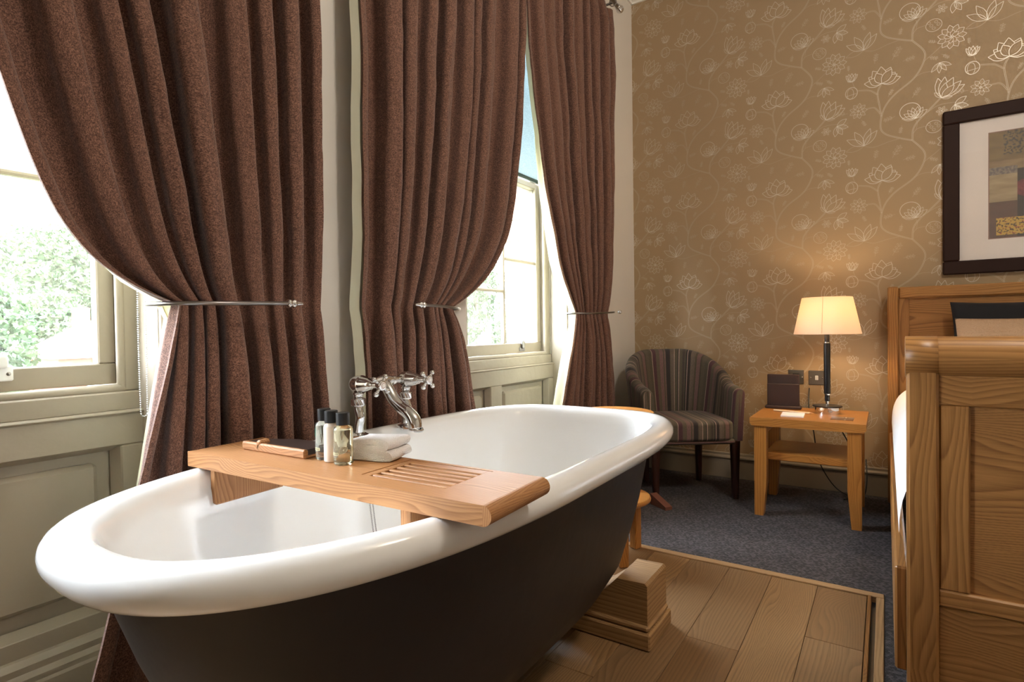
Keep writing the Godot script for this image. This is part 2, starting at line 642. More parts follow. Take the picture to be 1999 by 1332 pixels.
# ------------------------------------------------------------------ setting
func build_room() -> void:
	var hi := 3.45
	var w := setting("wall_left", "white plastered wall between the windows")
	for s in [[-4.1, -3.206], [-1.93, -0.774], [0.502, 2.6]]:
		part("pier", slab(Vector3(-0.5, 0, s[0]), Vector3(0, hi, s[1]), 0.004), M.wall, w)
	for s in [[-3.206, -1.93], [-0.774, 0.502]]:
		part("lintel", slab(Vector3(-0.5, 2.98, s[0]), Vector3(0, hi, s[1]), 0.0), M.wall, w)
	var wb := setting("wall_back", "tan wallpapered wall with silvery flowering vines")
	var st := tool()
	var uv := func(x: float, y: float): return Vector2((x - 0.95) / 0.555 + 0.5, -(y - 1.28) / 0.555 + 0.3)
	var q := [Vector3(0, 0, WALL_Z), Vector3(4.8, 0, WALL_Z), Vector3(4.8, hi, WALL_Z), Vector3(0, hi, WALL_Z)]
	for k in [0, 2, 1, 0, 3, 2]:
		st.set_normal(Vector3(0, 0, 1))
		st.set_uv(uv.call(q[k].x, q[k].y))
		st.add_vertex(q[k])
	part("wallpaper", st.commit(), wallpaper(), wb)
	part("masonry", slab(Vector3(0, 0, WALL_Z - 0.2), Vector3(4.8, hi, WALL_Z - 0.002), 0.0), M.wall, wb)
	var plain := mat(c8(222, 214, 202), 0.85)
	var wr := setting("wall_right")
	part("plaster", slab(Vector3(4.8, 0, -4.1), Vector3(5.0, hi, 2.8), 0.0), plain, wr)
	var wf := setting("wall_front")
	part("plaster", slab(Vector3(-0.5, 0, 2.6), Vector3(4.8, hi, 2.8), 0.0), plain, wf)
	var ce := setting("ceiling")
	part("plaster", slab(Vector3(-0.5, hi, -4.1), Vector3(5.0, hi + 0.2, 2.8), 0.0), M.ceiling, ce)
	# cornice: stepped profile along the back wall and the window wall
	var prof := [Vector2(0, 0), Vector2(0.012, 0), Vector2(0.016, 0.012), Vector2(0.03, 0.02), Vector2(0.05, 0.05), Vector2(0.085, 0.085), Vector2(0.1, 0.095), Vector2(0.1, 0.12), Vector2(0, 0.12)]
	var c1 := setting("trim_1", "white plaster cornice above the wallpaper")
	var bent := []
	for p in prof:
		bent.append(Vector2(p.x, p.y))
	part("cornice", extrude(bent, 0.0, 4.8), M.ceiling, c1, Vector3(4.8, 3.33, WALL_Z), Vector3(0, -PI / 2, 0))
	var c2 := setting("trim_2", "white plaster cornice above the windows")
	part("cornice", extrude(bent, -3.9, 2.6), M.ceiling, c2, Vector3(0, 3.33, 0))
	# baseboard of the back wall: board, bead and cap
	var bb := setting("baseboard_back", "greige painted skirting board below the wallpaper")
	part("board", slab(Vector3(0, 0, WALL_Z), Vector3(4.8, 0.125, WALL_Z + 0.018), 0.002, 0), M.joinery, bb)
	part("cap", extrude([Vector2(0, 0.125), Vector2(0.02, 0.125), Vector2(0.026, 0.132), Vector2(0.026, 0.14), Vector2(0.018, 0.147), Vector2(0.012, 0.15), Vector2(0.012, 0.163), Vector2(0, 0.168)], 0.0, 4.8), M.joinery, bb, Vector3(4.8, 0, WALL_Z), Vector3(0, -PI / 2, 0))
	var bl := setting("baseboard_left", "greige painted skirting board below the pier")
	for s in [[-3.88, -3.23], [-1.91, -0.8]]:
		part("board", slab(Vector3(0, 0, s[0]), Vector3(0.018, 0.165, s[1]), 0.004, 2), M.joinery, bl)
	# floor: carpet, inset oak boards, edging
	var f := setting("floor", "charcoal loop carpet around an inset oak floor")
	var fs := tool()
	for r in [[0.0, 4.8, -3.9, -2.47], [1.517, 4.8, -2.47, 2.6]]:
		var c := [Vector3(r[0], 0, r[2]), Vector3(r[1], 0, r[2]), Vector3(r[1], 0, r[3]), Vector3(r[0], 0, r[3])]
		for k in [0, 1, 2, 0, 2, 3]:
			fs.set_normal(Vector3.UP)
			fs.set_uv(Vector2(c[k].x, c[k].z))
			fs.add_vertex(c[k])
	part("carpet", fs.commit(), M.carpet, f)
	part("subfloor", slab(Vector3(-0.5, -0.2, -4.1), Vector3(5.0, -0.026, 2.8), 0.0), M.black, f)
	rng.seed = 5
	var x1 := 1.462
	var xs := [1.301, 1.14, 0.978, 0.817, 0.656, 0.495, 0.334, 0.173, 0.012]
	for i in xs.size():
		var x0: float = xs[i]
		var z := -2.428
		var first := true
		while z < 2.58:
			var l := rng.randf_range(0.55, 1.5)
			if i == 0 and first:
				l = 0.42
			if i == 2 and first:
				l = 0.62
			first = false
			var z2 := minf(z + l, 2.59)
			var mm: Material = M.planks[rng.randi() % 4]
			part("plank", box(Vector3(x1 - x0 - 0.0012, 0.024, z2 - z - 0.0012), 0.0012, 2, Vector2(rng.randf(), rng.randf())), mm, f, Vector3((x0 + x1) / 2, -0.0125 - rng.randf() * 0.0006, (z + z2) / 2))
			z = z2
		x1 = x0
	part("edging", slab(Vector3(0.0, -0.02, -2.468), Vector3(1.515, 0.004, -2.43), 0.002, 0), M.edge_wood, f)
	part("edging", slab(Vector3(1.49, -0.02, -2.43), Vector3(1.515, 0.003, 2.6), 0.002, 2), M.edge_wood, f)
	part("raised_strip", slab(Vector3(1.464, -0.02, -2.425), Vector3(1.476, 0.008, 2.58), 0.002, 2), M.strip_wood, f)

func build_window(n: int, zr: float, label: String) -> void:
	var w := setting("window_%d" % n, label)
	var wd := 1.276
	var z1 := zr + wd
	var J: Material = M.joinery
	# apron: stiles and rails round two sunk panels
	var fx := RECESS + 0.012
	var bk := RECESS - 0.03
	part("apron_back", slab(Vector3(RECESS - 0.2, 0, zr), Vector3(bk, 0.84, z1), 0.0), J, w)
	var pz := [zr + 0.07, zr + 0.596, zr + 0.706, zr + 1.206]
	part("apron_rail", slab(Vector3(bk, 0.69, zr), Vector3(fx, 0.787, z1), 0.004, 2), J, w)
	part("apron_rail", slab(Vector3(bk, 0.0, zr), Vector3(fx, 0.24, z1), 0.002, 2), J, w)
	for s in [[zr, pz[0]], [pz[1], pz[2]], [pz[3], z1]]:
		part("apron_stile", slab(Vector3(bk, 0.24, s[0]), Vector3(fx, 0.69, s[1]), 0.004, 1), J, w)
	for s in [[pz[0], pz[1]], [pz[2], pz[3]]]:
		var st := tool()
		# sloped moulding round the opening
		var o := [Vector2(0.24, s[0]), Vector2(0.69, s[0]), Vector2(0.69, s[1]), Vector2(0.24, s[1])]
		var i2 := [Vector2(0.255, s[0] + 0.015), Vector2(0.675, s[0] + 0.015), Vector2(0.675, s[1] - 0.015), Vector2(0.255, s[1] - 0.015)]
		for k in 4:
			var m := (k + 1) % 4
			poly(st, [Vector3(fx - 0.004, o[k].x, o[k].y), Vector3(fx - 0.004, o[m].x, o[m].y), Vector3(bk + 0.006, i2[m].x, i2[m].y), Vector3(bk + 0.006, i2[k].x, i2[k].y)], Vector3(1, 0, 0))
		part("panel_moulding", st.commit(), J, w)
		part("panel", slab(Vector3(bk - 0.01, 0.295, s[0] + 0.048), Vector3(bk + 0.02, 0.648, s[1] - 0.048), 0.012, 1), J, w)
	# skirting in the recess
	part("recess_skirting", extrude([Vector2(0, 0), Vector2(0.035, 0), Vector2(0.035, 0.13), Vector2(0.03, 0.137), Vector2(0.03, 0.15), Vector2(0.02, 0.162), Vector2(0.02, 0.178), Vector2(0.008, 0.192), Vector2(0, 0.195)], zr, z1), J, w, Vector3(fx, 0, 0))
	# sill band and bead
	part("sill_band", slab(Vector3(RECESS - 0.1, 0.787, zr), Vector3(RECESS, 0.842, z1), 0.004, 2), J, w)
	part("apron_cap", slab(Vector3(RECESS - 0.02, 0.778, zr), Vector3(fx + 0.008, 0.79, z1), 0.005, 2), J, w)
	# box frame
	for s in [[zr, zr + 0.05], [z1 - 0.05, z1]]:
		part("frame_stile", slab(Vector3(RECESS - 0.2, 0.842, s[0]), Vector3(RECESS - 0.012, 2.98, s[1]), 0.004, 1), J, w)
	part("frame_head", slab(Vector3(RECESS - 0.2, 2.93, zr + 0.05), Vector3(RECESS - 0.012, 2.98, z1 - 0.05), 0.004, 2), J, w)
	for s in [zr + 0.05, z1 - 0.05]:
		part("staff_bead", tube([Vector3(RECESS - 0.022, 0.85, s), Vector3(RECESS - 0.022, 2.93, s)], 0.013, 10), J, w)
	part("staff_bead", tube([Vector3(RECESS - 0.022, 0.85, zr + 0.045), Vector3(RECESS - 0.022, 0.85, z1 - 0.045)], 0.014, 10), J, w)
	# sashes
	var gl := [zr + 0.095, zr + 0.455, zr + 0.82, z1 - 0.096]
	for sash in [[-0.375, 0.862, 1.94, 0.06, "lower"], [-0.415, 1.90, 2.93, 0.035, "upper"]]:
		var x: float = sash[0]
		var y0: float = sash[1]
		var y1: float = sash[2]
		var s := part("sash", slab(Vector3(x - 0.02, y0, zr + 0.05), Vector3(x + 0.022, y0 + sash[3], z1 - 0.05), 0.003, 2), J, w)
		part("stile", slab(Vector3(x - 0.02, y0 + sash[3], zr + 0.05), Vector3(x + 0.022, y1, gl[0]), 0.004, 1), J, s)
		part("stile", slab(Vector3(x - 0.02, y0 + sash[3], gl[3]), Vector3(x + 0.022, y1, z1 - 0.05), 0.004, 1), J, s)
		part("rail", slab(Vector3(x - 0.02, y1 - 0.035, gl[0]), Vector3(x + 0.022, y1, gl[3]), 0.004, 2), J, s)
		var ya: float = y0 + sash[3]
		var yb := y1 - 0.035
		var ym := 1.43 if sash[4] == "lower" else (ya + yb) / 2
		for k in [1, 2]:
			part("glazing_bar", slab(Vector3(x - 0.014, ya, gl[k] - 0.009), Vector3(x + 0.018, yb, gl[k] + 0.009), 0.006, 1), J, s)
		for k in 3:
			var a: float = gl[k] + (0.009 if k else 0.0)
			var b: float = gl[k + 1] - (0.009 if k < 2 else 0.0)
			var bars := [ym]
			if n == 2 and k == 1 and sash[4] == "lower":
				bars = [1.235]
			var y := ya
			for yy: float in bars + [yb + 0.008]:
				if yy < yb:
					part("glazing_bar", slab(Vector3(x - 0.014, yy - 0.009, a), Vector3(x + 0.018, yy + 0.009, b), 0.006, 2), J, s)
				part("pane", slab(Vector3(x - 0.003, y, a), Vector3(x, yy - 0.008, b), 0.0), M.glass, s)
				y = yy + 0.008
	# folded shutters in the sides of the recess
	for e in [[zr, 1.0], [z1, -1.0]]:
		var z: float = e[0]
		var g: float = e[1]
		var zz := func(d): return z + g * d
		var a: float = minf(zz.call(0.0), zz.call(0.012))
		var b: float = maxf(zz.call(0.0), zz.call(0.012))
		part("shutter", slab(Vector3(RECESS, 0.0, a), Vector3(-0.178, 2.98, b), 0.004, 1), J, w)
		a = minf(zz.call(0.0), zz.call(0.016))
		b = maxf(zz.call(0.0), zz.call(0.016))
		part("shutter_edge", slab(Vector3(-0.172, 0.0, a), Vector3(-0.148, 2.98, b), 0.006, 1), J, w)
		part("shutter_edge", slab(Vector3(-0.142, 0.0, a), Vector3(-0.118, 2.98, b), 0.006, 1), J, w)
	part("recess_floor", slab(Vector3(RECESS - 0.2, -0.02, zr), Vector3(0.0, 0.0, z1), 0.0), J, w)
	part("soffit", slab(Vector3(RECESS, 2.96, zr + 0.02), Vector3(-0.02, 2.98, z1 - 0.02), 0.0), J, w)

# ------------------------------------------------------------------ curtains
# s: top, tie height, z of inner edge at top / tie / floor, z of outer edge, folds, shape of the sweep
func curtain(called: String, label: String, s: Dictionary) -> void:
	var r := RandomNumberGenerator.new()
	r.seed = s.seed
	var n: int = s.folds
	var widths := []
	var sum := 0.0
	for k in n:
		widths.append(r.randf_range(0.55, 1.5))
		sum += widths[k]
	var marks := [0.0]
	var amps := []
	for k in n:
		marks.append(marks[k] + widths[k] / sum)
		amps.append(r.randf_range(0.55, 1.1) * clampf(widths[k], 0.7, 1.3))
	amps.append(0.6)
	var nz := FastNoiseLite.new()
	nz.seed = s.seed
	nz.frequency = 1.0
	var top: float = s.top
	var tie: float = s.tie
	var sweep: Callable = s.sweep
	var full: float = sweep.call(top - tie)
	var surf := func(u: float, v: float, back: float) -> Vector3:
		var y := lerpf(top, s.get("floor", 0.012), v)
		var uu := clampf(u, 0.0, 1.0)
		# gathered place at the tie
		var hk := 1.0 - pow(uu, float(s.gather))
		var zt := lerpf(s.z_top, s.z_out, uu)
		var zk: float = s.z_out_tie + (s.z_tie - s.z_out_tie) * hk
		var z := 0.0
		var press := 0.0
		if y > tie:
			var d := y - tie
			var g: float = sweep.call(d) / full
			var g2 := 1.0 - pow(1.0 - clampf(d / (top - tie), 0.0, 1.0), 2.2)
			z = zk + (zt - zk) * lerpf(g, g2, clampf(uu * 1.15, 0.0, 1.0))
			press = exp(-d / 0.16)
		else:
			var t := (tie - y) / tie
			var zb: float = lerpf(s.z_floor, s.z_out, pow(uu, 0.85))
			z = lerpf(zk, zb, pow(t, s.flare))
			press = exp(-(tie - y) / 0.12)
		# folds
		var wob := uu + 0.012 * nz.get_noise_2d(uu * 3.0, y * 1.1) * sin(PI * uu)
		var k := 0
		while k < n - 1 and marks[k + 1] < wob:
			k += 1
		var f := clampf((wob - marks[k]) / (marks[k + 1] - marks[k]), 0.0, 1.0)
		var amp := lerpf(amps[k], amps[k + 1], smoothstep(0.0, 1.0, f))
		var ph := f * TAU
		var wave := cos(ph)
		wave = signf(wave) * pow(absf(wave), 0.8)
		var soft := 0.55 + 0.6 * nz.get_noise_2d(k * 3.7, y * 0.9)
		amp *= lerpf(1.0, 0.75 + soft * 0.5, 0.8)
		var depth: float = s.depth * amp * (1.0 - 0.45 * press)
		if y > top - 0.12:
			depth *= lerpf(1.0, 0.35, (y - top + 0.12) / 0.12)
		var x: float = s.x + depth * wave + 0.012 * nz.get_noise_2d(uu * 2.0 + 9.0, y * 1.7)
		z += sin(2.0 * ph) * depth * 0.3 * signf(s.z_out - s.z_top)
		# belly of the swag where it is drawn aside
		if y > tie:
			var d2 := y - tie
			x += s.get("belly", 0.02) * (1.0 - uu) * exp(-d2 / 0.35) * (1.0 - press)
		x += -0.012 * press
		if back > 0.0:
			x = s.x - s.depth * 1.32 + 0.004 * wave
		return Vector3(maxf(x, 0.006 if back > 0.0 else 0.01), y, z)
	var t := thing(called, label, "curtain", Vector3(0, 0, 0), 0, "brown tweed curtains at the windows")
	var span: float = absf(s.z_out - s.z_top) * 1.6
	var nu := n * 26
	part("cloth", surface(nu, 150, func(u: float, v: float): return surf.call(u, v, 0.0), false, Vector3(-40, 1, -1.5), null, span, top), M.tweed, t)
	part("lining", surface(nu / 2, 70, func(u: float, v: float): return surf.call(lerpf(0.1, 0.92, u), v, 0.02), false, Vector3(40, 1, -1.5), null, span, top), M.lining, t)
	# turned edge of the cloth
	part("hem", surface(3, 150, func(u: float, v: float):
		return surf.call(0.0, v, 0.0) - Vector3(0.008 * u, 0, 0), false, Vector3(0, 1, s.z_out), null, 0.02, top), M.tweed, t)
	var inward := signf(s.z_top - s.z_out)
	if s.ext_in > 0.0:
		part("lining_edge", surface(8, 110, func(u: float, v: float):
			var p: Vector3 = surf.call(0.0, v, 0.0)
			var w: float = s.ext_in * (1.0 - smoothstep(1.35, 2.1, p.y)) * lerpf(0.25, 1.0, smoothstep(1.06, 1.3, absf(p.y - tie) + tie))
			return p + Vector3(-0.01 - 0.02 * u + 0.006 * sin(u * 7.0), 0, inward * w * u), false, Vector3(-40, 1, -1.5)), M.lining, t)
	if s.ext_out > 0.0:
		part("lining_edge", surface(6, 110, func(u: float, v: float):
			var p: Vector3 = surf.call(1.0, v, 0.0)
			return p + Vector3(-0.012 - 0.02 * u, 0, -inward * s.ext_out * u * (0.5 + 0.5 * v)), false, Vector3(-40, 1, -1.5)), M.lining, t)

func holdback(label: String, pts: Array, tip: Vector3, dir: Vector3, wall: Vector3) -> void:
	var t := thing("curtain_holdback", label, "holdback", Vector3.ZERO, 0, "steel curtain holdbacks")
	part("arm", tube(curve(pts, 8), 0.0052, 12), M.steel, t)
	var prof := [Vector2(0, -0.03), Vector2(0.004, -0.029), Vector2(0.0065, -0.012), Vector2(0.007, -0.008), Vector2(0.011, -0.006), Vector2(0.0125, -0.001), Vector2(0.009, 0.004), Vector2(0.0085, 0.006), Vector2(0.0125, 0.010), Vector2(0.0125, 0.015), Vector2(0.009, 0.018), Vector2(0.006, 0.02), Vector2(0, 0.0201)]
	var f := part("finial", lathe(prof, 20), M.chrome, t, tip)
	f.quaternion = Quaternion(Vector3.UP, dir.normalized())
	var plate := part("wall_plate", lathe(crisp([Vector2(0, 0), Vector2(0.022, 0), Vector2(0.022, 0.004), Vector2(0.008, 0.008), Vector2(0, 0.0081)]), 20), M.steel, t, wall)
	plate.rotation.z = -PI / 2

func build_curtains() -> void:
	curtain("curtain", "brown tweed curtain swept aside at the nearest window beside the bath", {
		seed = 12, top = 3.02, tie = 1.075, z_top = -0.12, z_tie = -0.69, z_floor = -0.41, z_out = -1.105, z_out_tie = -1.105, gather = 1.9, flare = 1.0, folds = 8, depth = 0.05, x = 0.082, ext_in = 0.0, ext_out = 0.0, back = 0.008, belly = 0.03,
		sweep = func(d): return 0.2 * (1.0 - exp(-d / 0.07)) + 0.5 * (1.0 - exp(-d / 1.5))})
	curtain("curtain", "wide brown tweed curtain behind the bath taps, held back to the left", {
		seed = 31, top = 3.02, tie = 1.09, z_top = -2.283, z_tie = -1.72, z_floor = -1.93, z_out = -1.27, z_out_tie = -1.27, gather = 1.5, flare = 0.55, folds = 9, depth = 0.044, x = 0.08, ext_in = 0.0, ext_out = 0.03, belly = 0.03,
		sweep = func(d): return minf(0.563, 0.42 * (1.0 - exp(-d / 0.22)) + 0.1 * d)})
	curtain("curtain", "brown tweed curtain at the left side of the nearest window", {
		seed = 58, top = 3.02, tie = 1.075, z_top = -0.085, z_tie = 0.42, z_floor = 0.2, z_out = 0.85, z_out_tie = 0.85, gather = 1.7, flare = 0.8, folds = 8, depth = 0.045, x = 0.082, ext_in = 0.0, ext_out = 0.0, back = 0.012, belly = 0.03,
		sweep = func(d): return 0.2 * (1.0 - exp(-d / 0.07)) + 0.5 * (1.0 - exp(-d / 1.5))})
	curtain("curtain", "narrow brown tweed curtain in the corner behind the striped chair", {
		seed = 47, top = 3.02, tie = 1.09, z_top = -2.29, z_tie = -2.815, z_floor = -2.36, z_out = -3.36, z_out_tie = -3.25, gather = 1.3, flare = 0.95, folds = 9, depth = 0.034, x = 0.08, ext_in = 0.075, ext_out = 0.0, belly = 0.02,
		sweep = func(d): return minf(0.525, 0.3 * (1.0 - exp(-d / 0.3)) + 0.155 * d)})
	holdback("steel holdback across the curtain of the nearest window", [Vector3(0.17, 1.083, -0.945), Vector3(0.178, 1.08, -0.84), Vector3(0.172, 1.077, -0.74), Vector3(0.14, 1.076, -0.675), Vector3(0.085, 1.076, -0.645), Vector3(0.02, 1.078, -0.655), Vector3(-0.02, 1.08, -0.80)], Vector3(0.169, 1.083, -0.95), Vector3(-0.05, 0.0, 1), Vector3(0.0, 1.08, -0.82))
	holdback("steel holdback across the wide curtain behind the taps", [Vector3(0.165, 1.095, -1.47), Vector3(0.17, 1.093, -1.56), Vector3(0.163, 1.09, -1.64), Vector3(0.13, 1.088, -1.72), Vector3(0.07, 1.088, -1.76), Vector3(0.02, 1.09, -1.76), Vector3(-0.01, 1.09, -1.76)], Vector3(0.164, 1.095, -1.465), Vector3(-0.05, 0.0, -1), Vector3(0.0, 1.09, -1.76))
	holdback("steel holdback round the corner curtain behind the striped chair", [Vector3(0.05, 1.105, -3.31), Vector3(0.11, 1.105, -3.27), Vector3(0.15, 1.10, -3.15), Vector3(0.165, 1.095, -3.0), Vector3(0.15, 1.09, -2.86), Vector3(0.10, 1.09, -2.79), Vector3(0.04, 1.09, -2.78)], Vector3(0.13, 1.106, -3.31), Vector3(0.6, 0.0, 1), Vector3(0.0, 1.105, -3.32))
	# rods, rings and finials
	for r in [[-1.125, 0.95, "steel curtain rod over the nearest window"], [-3.40, -1.265, "steel curtain rod over the far window"]]:
		var t := thing("curtain_rod", r[2], "curtain rod", Vector3.ZERO, 0, "steel curtain rods")
		part("pole", tube([Vector3(0.1, 3.06, r[0]), Vector3(0.1, 3.06, r[1])], 0.0125, 16), M.steel, t)
		for e in [[r[0], -1.0], [r[1], 1.0]]:
			var fi := part("finial", lathe([Vector2(0, 0), Vector2(0.017, 0.001), Vector2(0.017, 0.01), Vector2(0.012, 0.013), Vector2(0.012, 0.02), Vector2(0.022, 0.03), Vector2(0.026, 0.043), Vector2(0.022, 0.056), Vector2(0.01, 0.065), Vector2(0, 0.067)], 20), M.chrome, t, Vector3(0.1, 3.06, e[0]))
			fi.quaternion = Quaternion(Vector3.UP, Vector3(0, 0, e[1]))
		var span: float = r[1] - r[0]
		for k in 16:
			var ring := part("ring", tube(ring_path(0.022), 0.003, 8), M.steel, t, Vector3(0.1, 3.05, r[0] + span * (k + 0.5) / 16.0))
			ring.rotation.y = 0.25
		for z in [r[0] + 0.05, r[1] - 0.05]:
			part("bracket", tube([Vector3(0.0, 3.06, z), Vector3(0.1, 3.06, z)], 0.008, 10), M.steel, t)

func ring_path(rad: float) -> Array:
	var o := []
	for k in 25:
		o.append(Vector3(cos(k * TAU / 24) * rad, sin(k * TAU / 24) * rad, 0))
	return o

func build_blinds() -> void:
	var t := thing("roller_blind", "blue-grey roller blind lowered in the far window", "blind")
	part("fabric", slab(Vector3(-0.252, 1.915, -3.18), Vector3(-0.25, 2.93, -1.96), 0.0), M.blind, t)
	part("bottom_bar", slab(Vector3(-0.256, 1.895, -3.18), Vector3(-0.246, 1.917, -1.96), 0.003, 2), mat(c8(60, 70, 72), 0.5), t)
	part("roller", tube([Vector3(-0.25, 2.94, -3.18), Vector3(-0.25, 2.94, -1.96)], 0.02, 16), M.white_plastic, t)
	# bead chain at the nearest window
	var c := thing("blind_chain", "steel bead chain loop hanging in the nearest window recess", "chain", Vector3(-0.22, 0.77, -0.738))
	var bead := SphereMesh.new()
	bead.radius = 0.0024
	bead.height = 0.0048
	bead.radial_segments = 8
	bead.rings = 5
	var where := []
	for k in 170:
		for s in [-1, 1]:
			where.append(Vector3(0.0, 0.012 + k * 0.0062, s * (0.0085 + 0.0015 * sin(k * 0.05))))
	for k in 5:
		var a := PI + (k + 0.5) * PI / 5.0
		where.append(Vector3(0, 0.012 + sin(a) * 0.0085, cos(a) * 0.0085))
	for k in where.size():
		if k < 240:
			part("bead", bead, M.chrome, c, where[k])
	var mm := MultiMesh.new()
	mm.transform_format = MultiMesh.TRANSFORM_3D
	mm.mesh = bead
	mm.instance_count = where.size() - 240
	for k in range(240, where.size()):
		mm.set_instance_transform(k - 240, Transform3D(Basis(), where[k]))
	var mi := MultiMeshInstance3D.new()
	mi.name = "upper_beads"
	mi.multimesh = mm
	mi.material_override = M.chrome
	mi.set_meta("kind", "stuff")
	c.add_child(mi, true)

# ------------------------------------------------------------------ bath
const BATH := Vector3(0.567, 0.0, -1.14)
const RIM := 0.70

# ring of the bath at half-length a, half-width b
func bath_ring(u: float, a: float, b: float, y: float, far := 4.2) -> Vector3:
	var t := u * TAU
	var c := cos(t)
	var s := sin(t)
	var n := lerpf(far, 2.5, smoothstep(-0.25, 0.25, c))
	var k := pow(pow(absf(c), n) + pow(absf(s), n), -1.0 / n)
	return Vector3(b * s * k, y, a * c * k)

func bath_levels(levels: Array, seg := 128, close := Vector3.ZERO) -> ArrayMesh:
	var n := levels.size() - 1
	return surface(seg, n, func(u: float, v: float):
		var l = levels[roundi(v * n)]
		return bath_ring(u, l[0], l[1], l[2], l[3] if l.size() > 3 else 4.2), true, close, null, 3.0, 1.0)

func build_bath() -> void:
	var t := thing("bathtub", "white enamelled roll-top bath with a dark brown outside on timber blocks", "bathtub", BATH)
	var a := 0.856
	var b := 0.419
	# rolled rim
	var roll := []
	var rr := 0.034
	for k in 19:
		var al := deg_to_rad(-115 + k * (295.0 / 18.0))
		var off := -rr + rr * cos(al)
		roll.append([a + off, b + off, RIM - rr + rr * sin(al)])
	var basin := roll.slice(0, 16)
	# from the crest of the rim down into the basin
	var ins := [[0.046, 0.047, 0.697], [0.062, 0.060, 0.690], [0.074, 0.069, 0.676], [0.085, 0.076, 0.65], [0.105, 0.086, 0.58], [0.13, 0.097, 0.50], [0.165, 0.112, 0.41], [0.21, 0.132, 0.33], [0.265, 0.165, 0.27], [0.34, 0.215, 0.232], [0.46, 0.29, 0.212], [0.62, 0.36, 0.204], [0.84, 0.41, 0.2]]
	basin = []
	for k in 12:
		var al := deg_to_rad(-110 + k * (210.0 / 11.0))
		var off := -rr + rr * cos(al)
		basin.append([a + off, b + off, RIM - rr + rr * sin(al)])
	for l in ins:
		basin.append([a - l[0], b - l[1], l[2], 3.2 if l[2] < 0.5 else 3.9])
	part("basin", bath_levels(basin, 144, Vector3(0, 0.45, 0)), M.enamel, t).mesh = flip_open(basin)
	var outer := []
	for l in [[0.062, 0.062, 0.645], [0.075, 0.072, 0.62], [0.095, 0.080, 0.55], [0.125, 0.092, 0.46], [0.165, 0.112, 0.36], [0.20, 0.14, 0.26], [0.25, 0.19, 0.175], [0.33, 0.27, 0.125], [0.5, 0.35, 0.105], [0.84, 0.41, 0.1]]:
		outer.append([a - l[0], b - l[1], l[2], 4.2])
	part("shell", bath_levels(outer, 112), M.shell, t)
	# waste and overflow
	part("waste", lathe(crisp([Vector2(0, 0), Vector2(0.034, 0), Vector2(0.034, 0.003), Vector2(0.02, 0.0035), Vector2(0, 0.002)]), 24), M.chrome, t, Vector3(0, 0.203, -0.1))
	# plug chain down the inner wall
	var c := thing("plug_chain", "thin steel plug chain hanging inside the bath", "chain")
	for s in [0.0, 0.011]:
		var pts := []
		for k in 22:
			var f := k / 21.0
			var y := lerpf(0.66, 0.33, f)
			pts.append(Vector3(lerpf(0.245, 0.30, pow(f, 1.6)) + 0.002, y, -1.13 - s + 0.012 * f))
		for k in pts.size() - 1:
			for m in 3:
				var p: Vector3 = pts[k].lerp(pts[k + 1], m / 3.0)
				part("link", link_mesh(), M.steel, c, p, Vector3(0, 0, 0.15) if m % 2 == 0 else Vector3(0, PI / 2, 0))

var link_cache: ArrayMesh
func link_mesh() -> ArrayMesh:
	if link_cache == null:
		var pts := []
		for k in 13:
			pts.append(Vector3(cos(k * TAU / 12) * 0.0016, sin(k * TAU / 12) * 0.0034, 0))
		link_cache = tube(pts, 0.0006, 5)
	return link_cache

# the basin's rim faces out and its bowl faces in: orient by the upward normal at the crest
func flip_open(levels: Array) -> ArrayMesh:
	return bath_levels(levels, 144, Vector3(0, -30, 0))

func build_blocks() -> void:
	# timber cradles: the top is cut to the bath's belly
	for e in [[-1.755, "old oak block under the far end of the bath"], [-0.5, "old oak block under the near end of the bath"]]:
		var t := thing("timber_block", e[1], "block", Vector3(BATH.x, 0, e[0]), 0, "timber blocks under the bath")
		var hx := 0.335
		var up := 0.205
		var pts := [Vector2(-hx, 0.05), Vector2(hx, 0.05), Vector2(hx, up - 0.008), Vector2(hx - 0.008, up)]
		for k in 13:
			var f := 1.0 - 2.0 * k / 12.0
			var x := f * 0.235
			pts.append(Vector2(x, 0.09 + 0.112 * pow(absf(f), 2.6)))
		pts.append_array([Vector2(-hx + 0.008, up), Vector2(-hx, up - 0.008)])
		var body := extrude(pts, -0.09, 0.09, 0)
		part("cradle", body, M.block, t)
		part("lower_moulding", slab(Vector3(-hx - 0.006, 0.052, -0.097), Vector3(hx + 0.006, 0.075, 0.097), 0.008, 0), M.block, t)
		part("plinth", slab(Vector3(-hx - 0.012, 0.0, -0.105), Vector3(hx + 0.012, 0.053, 0.105), 0.005, 0), M.block, t)

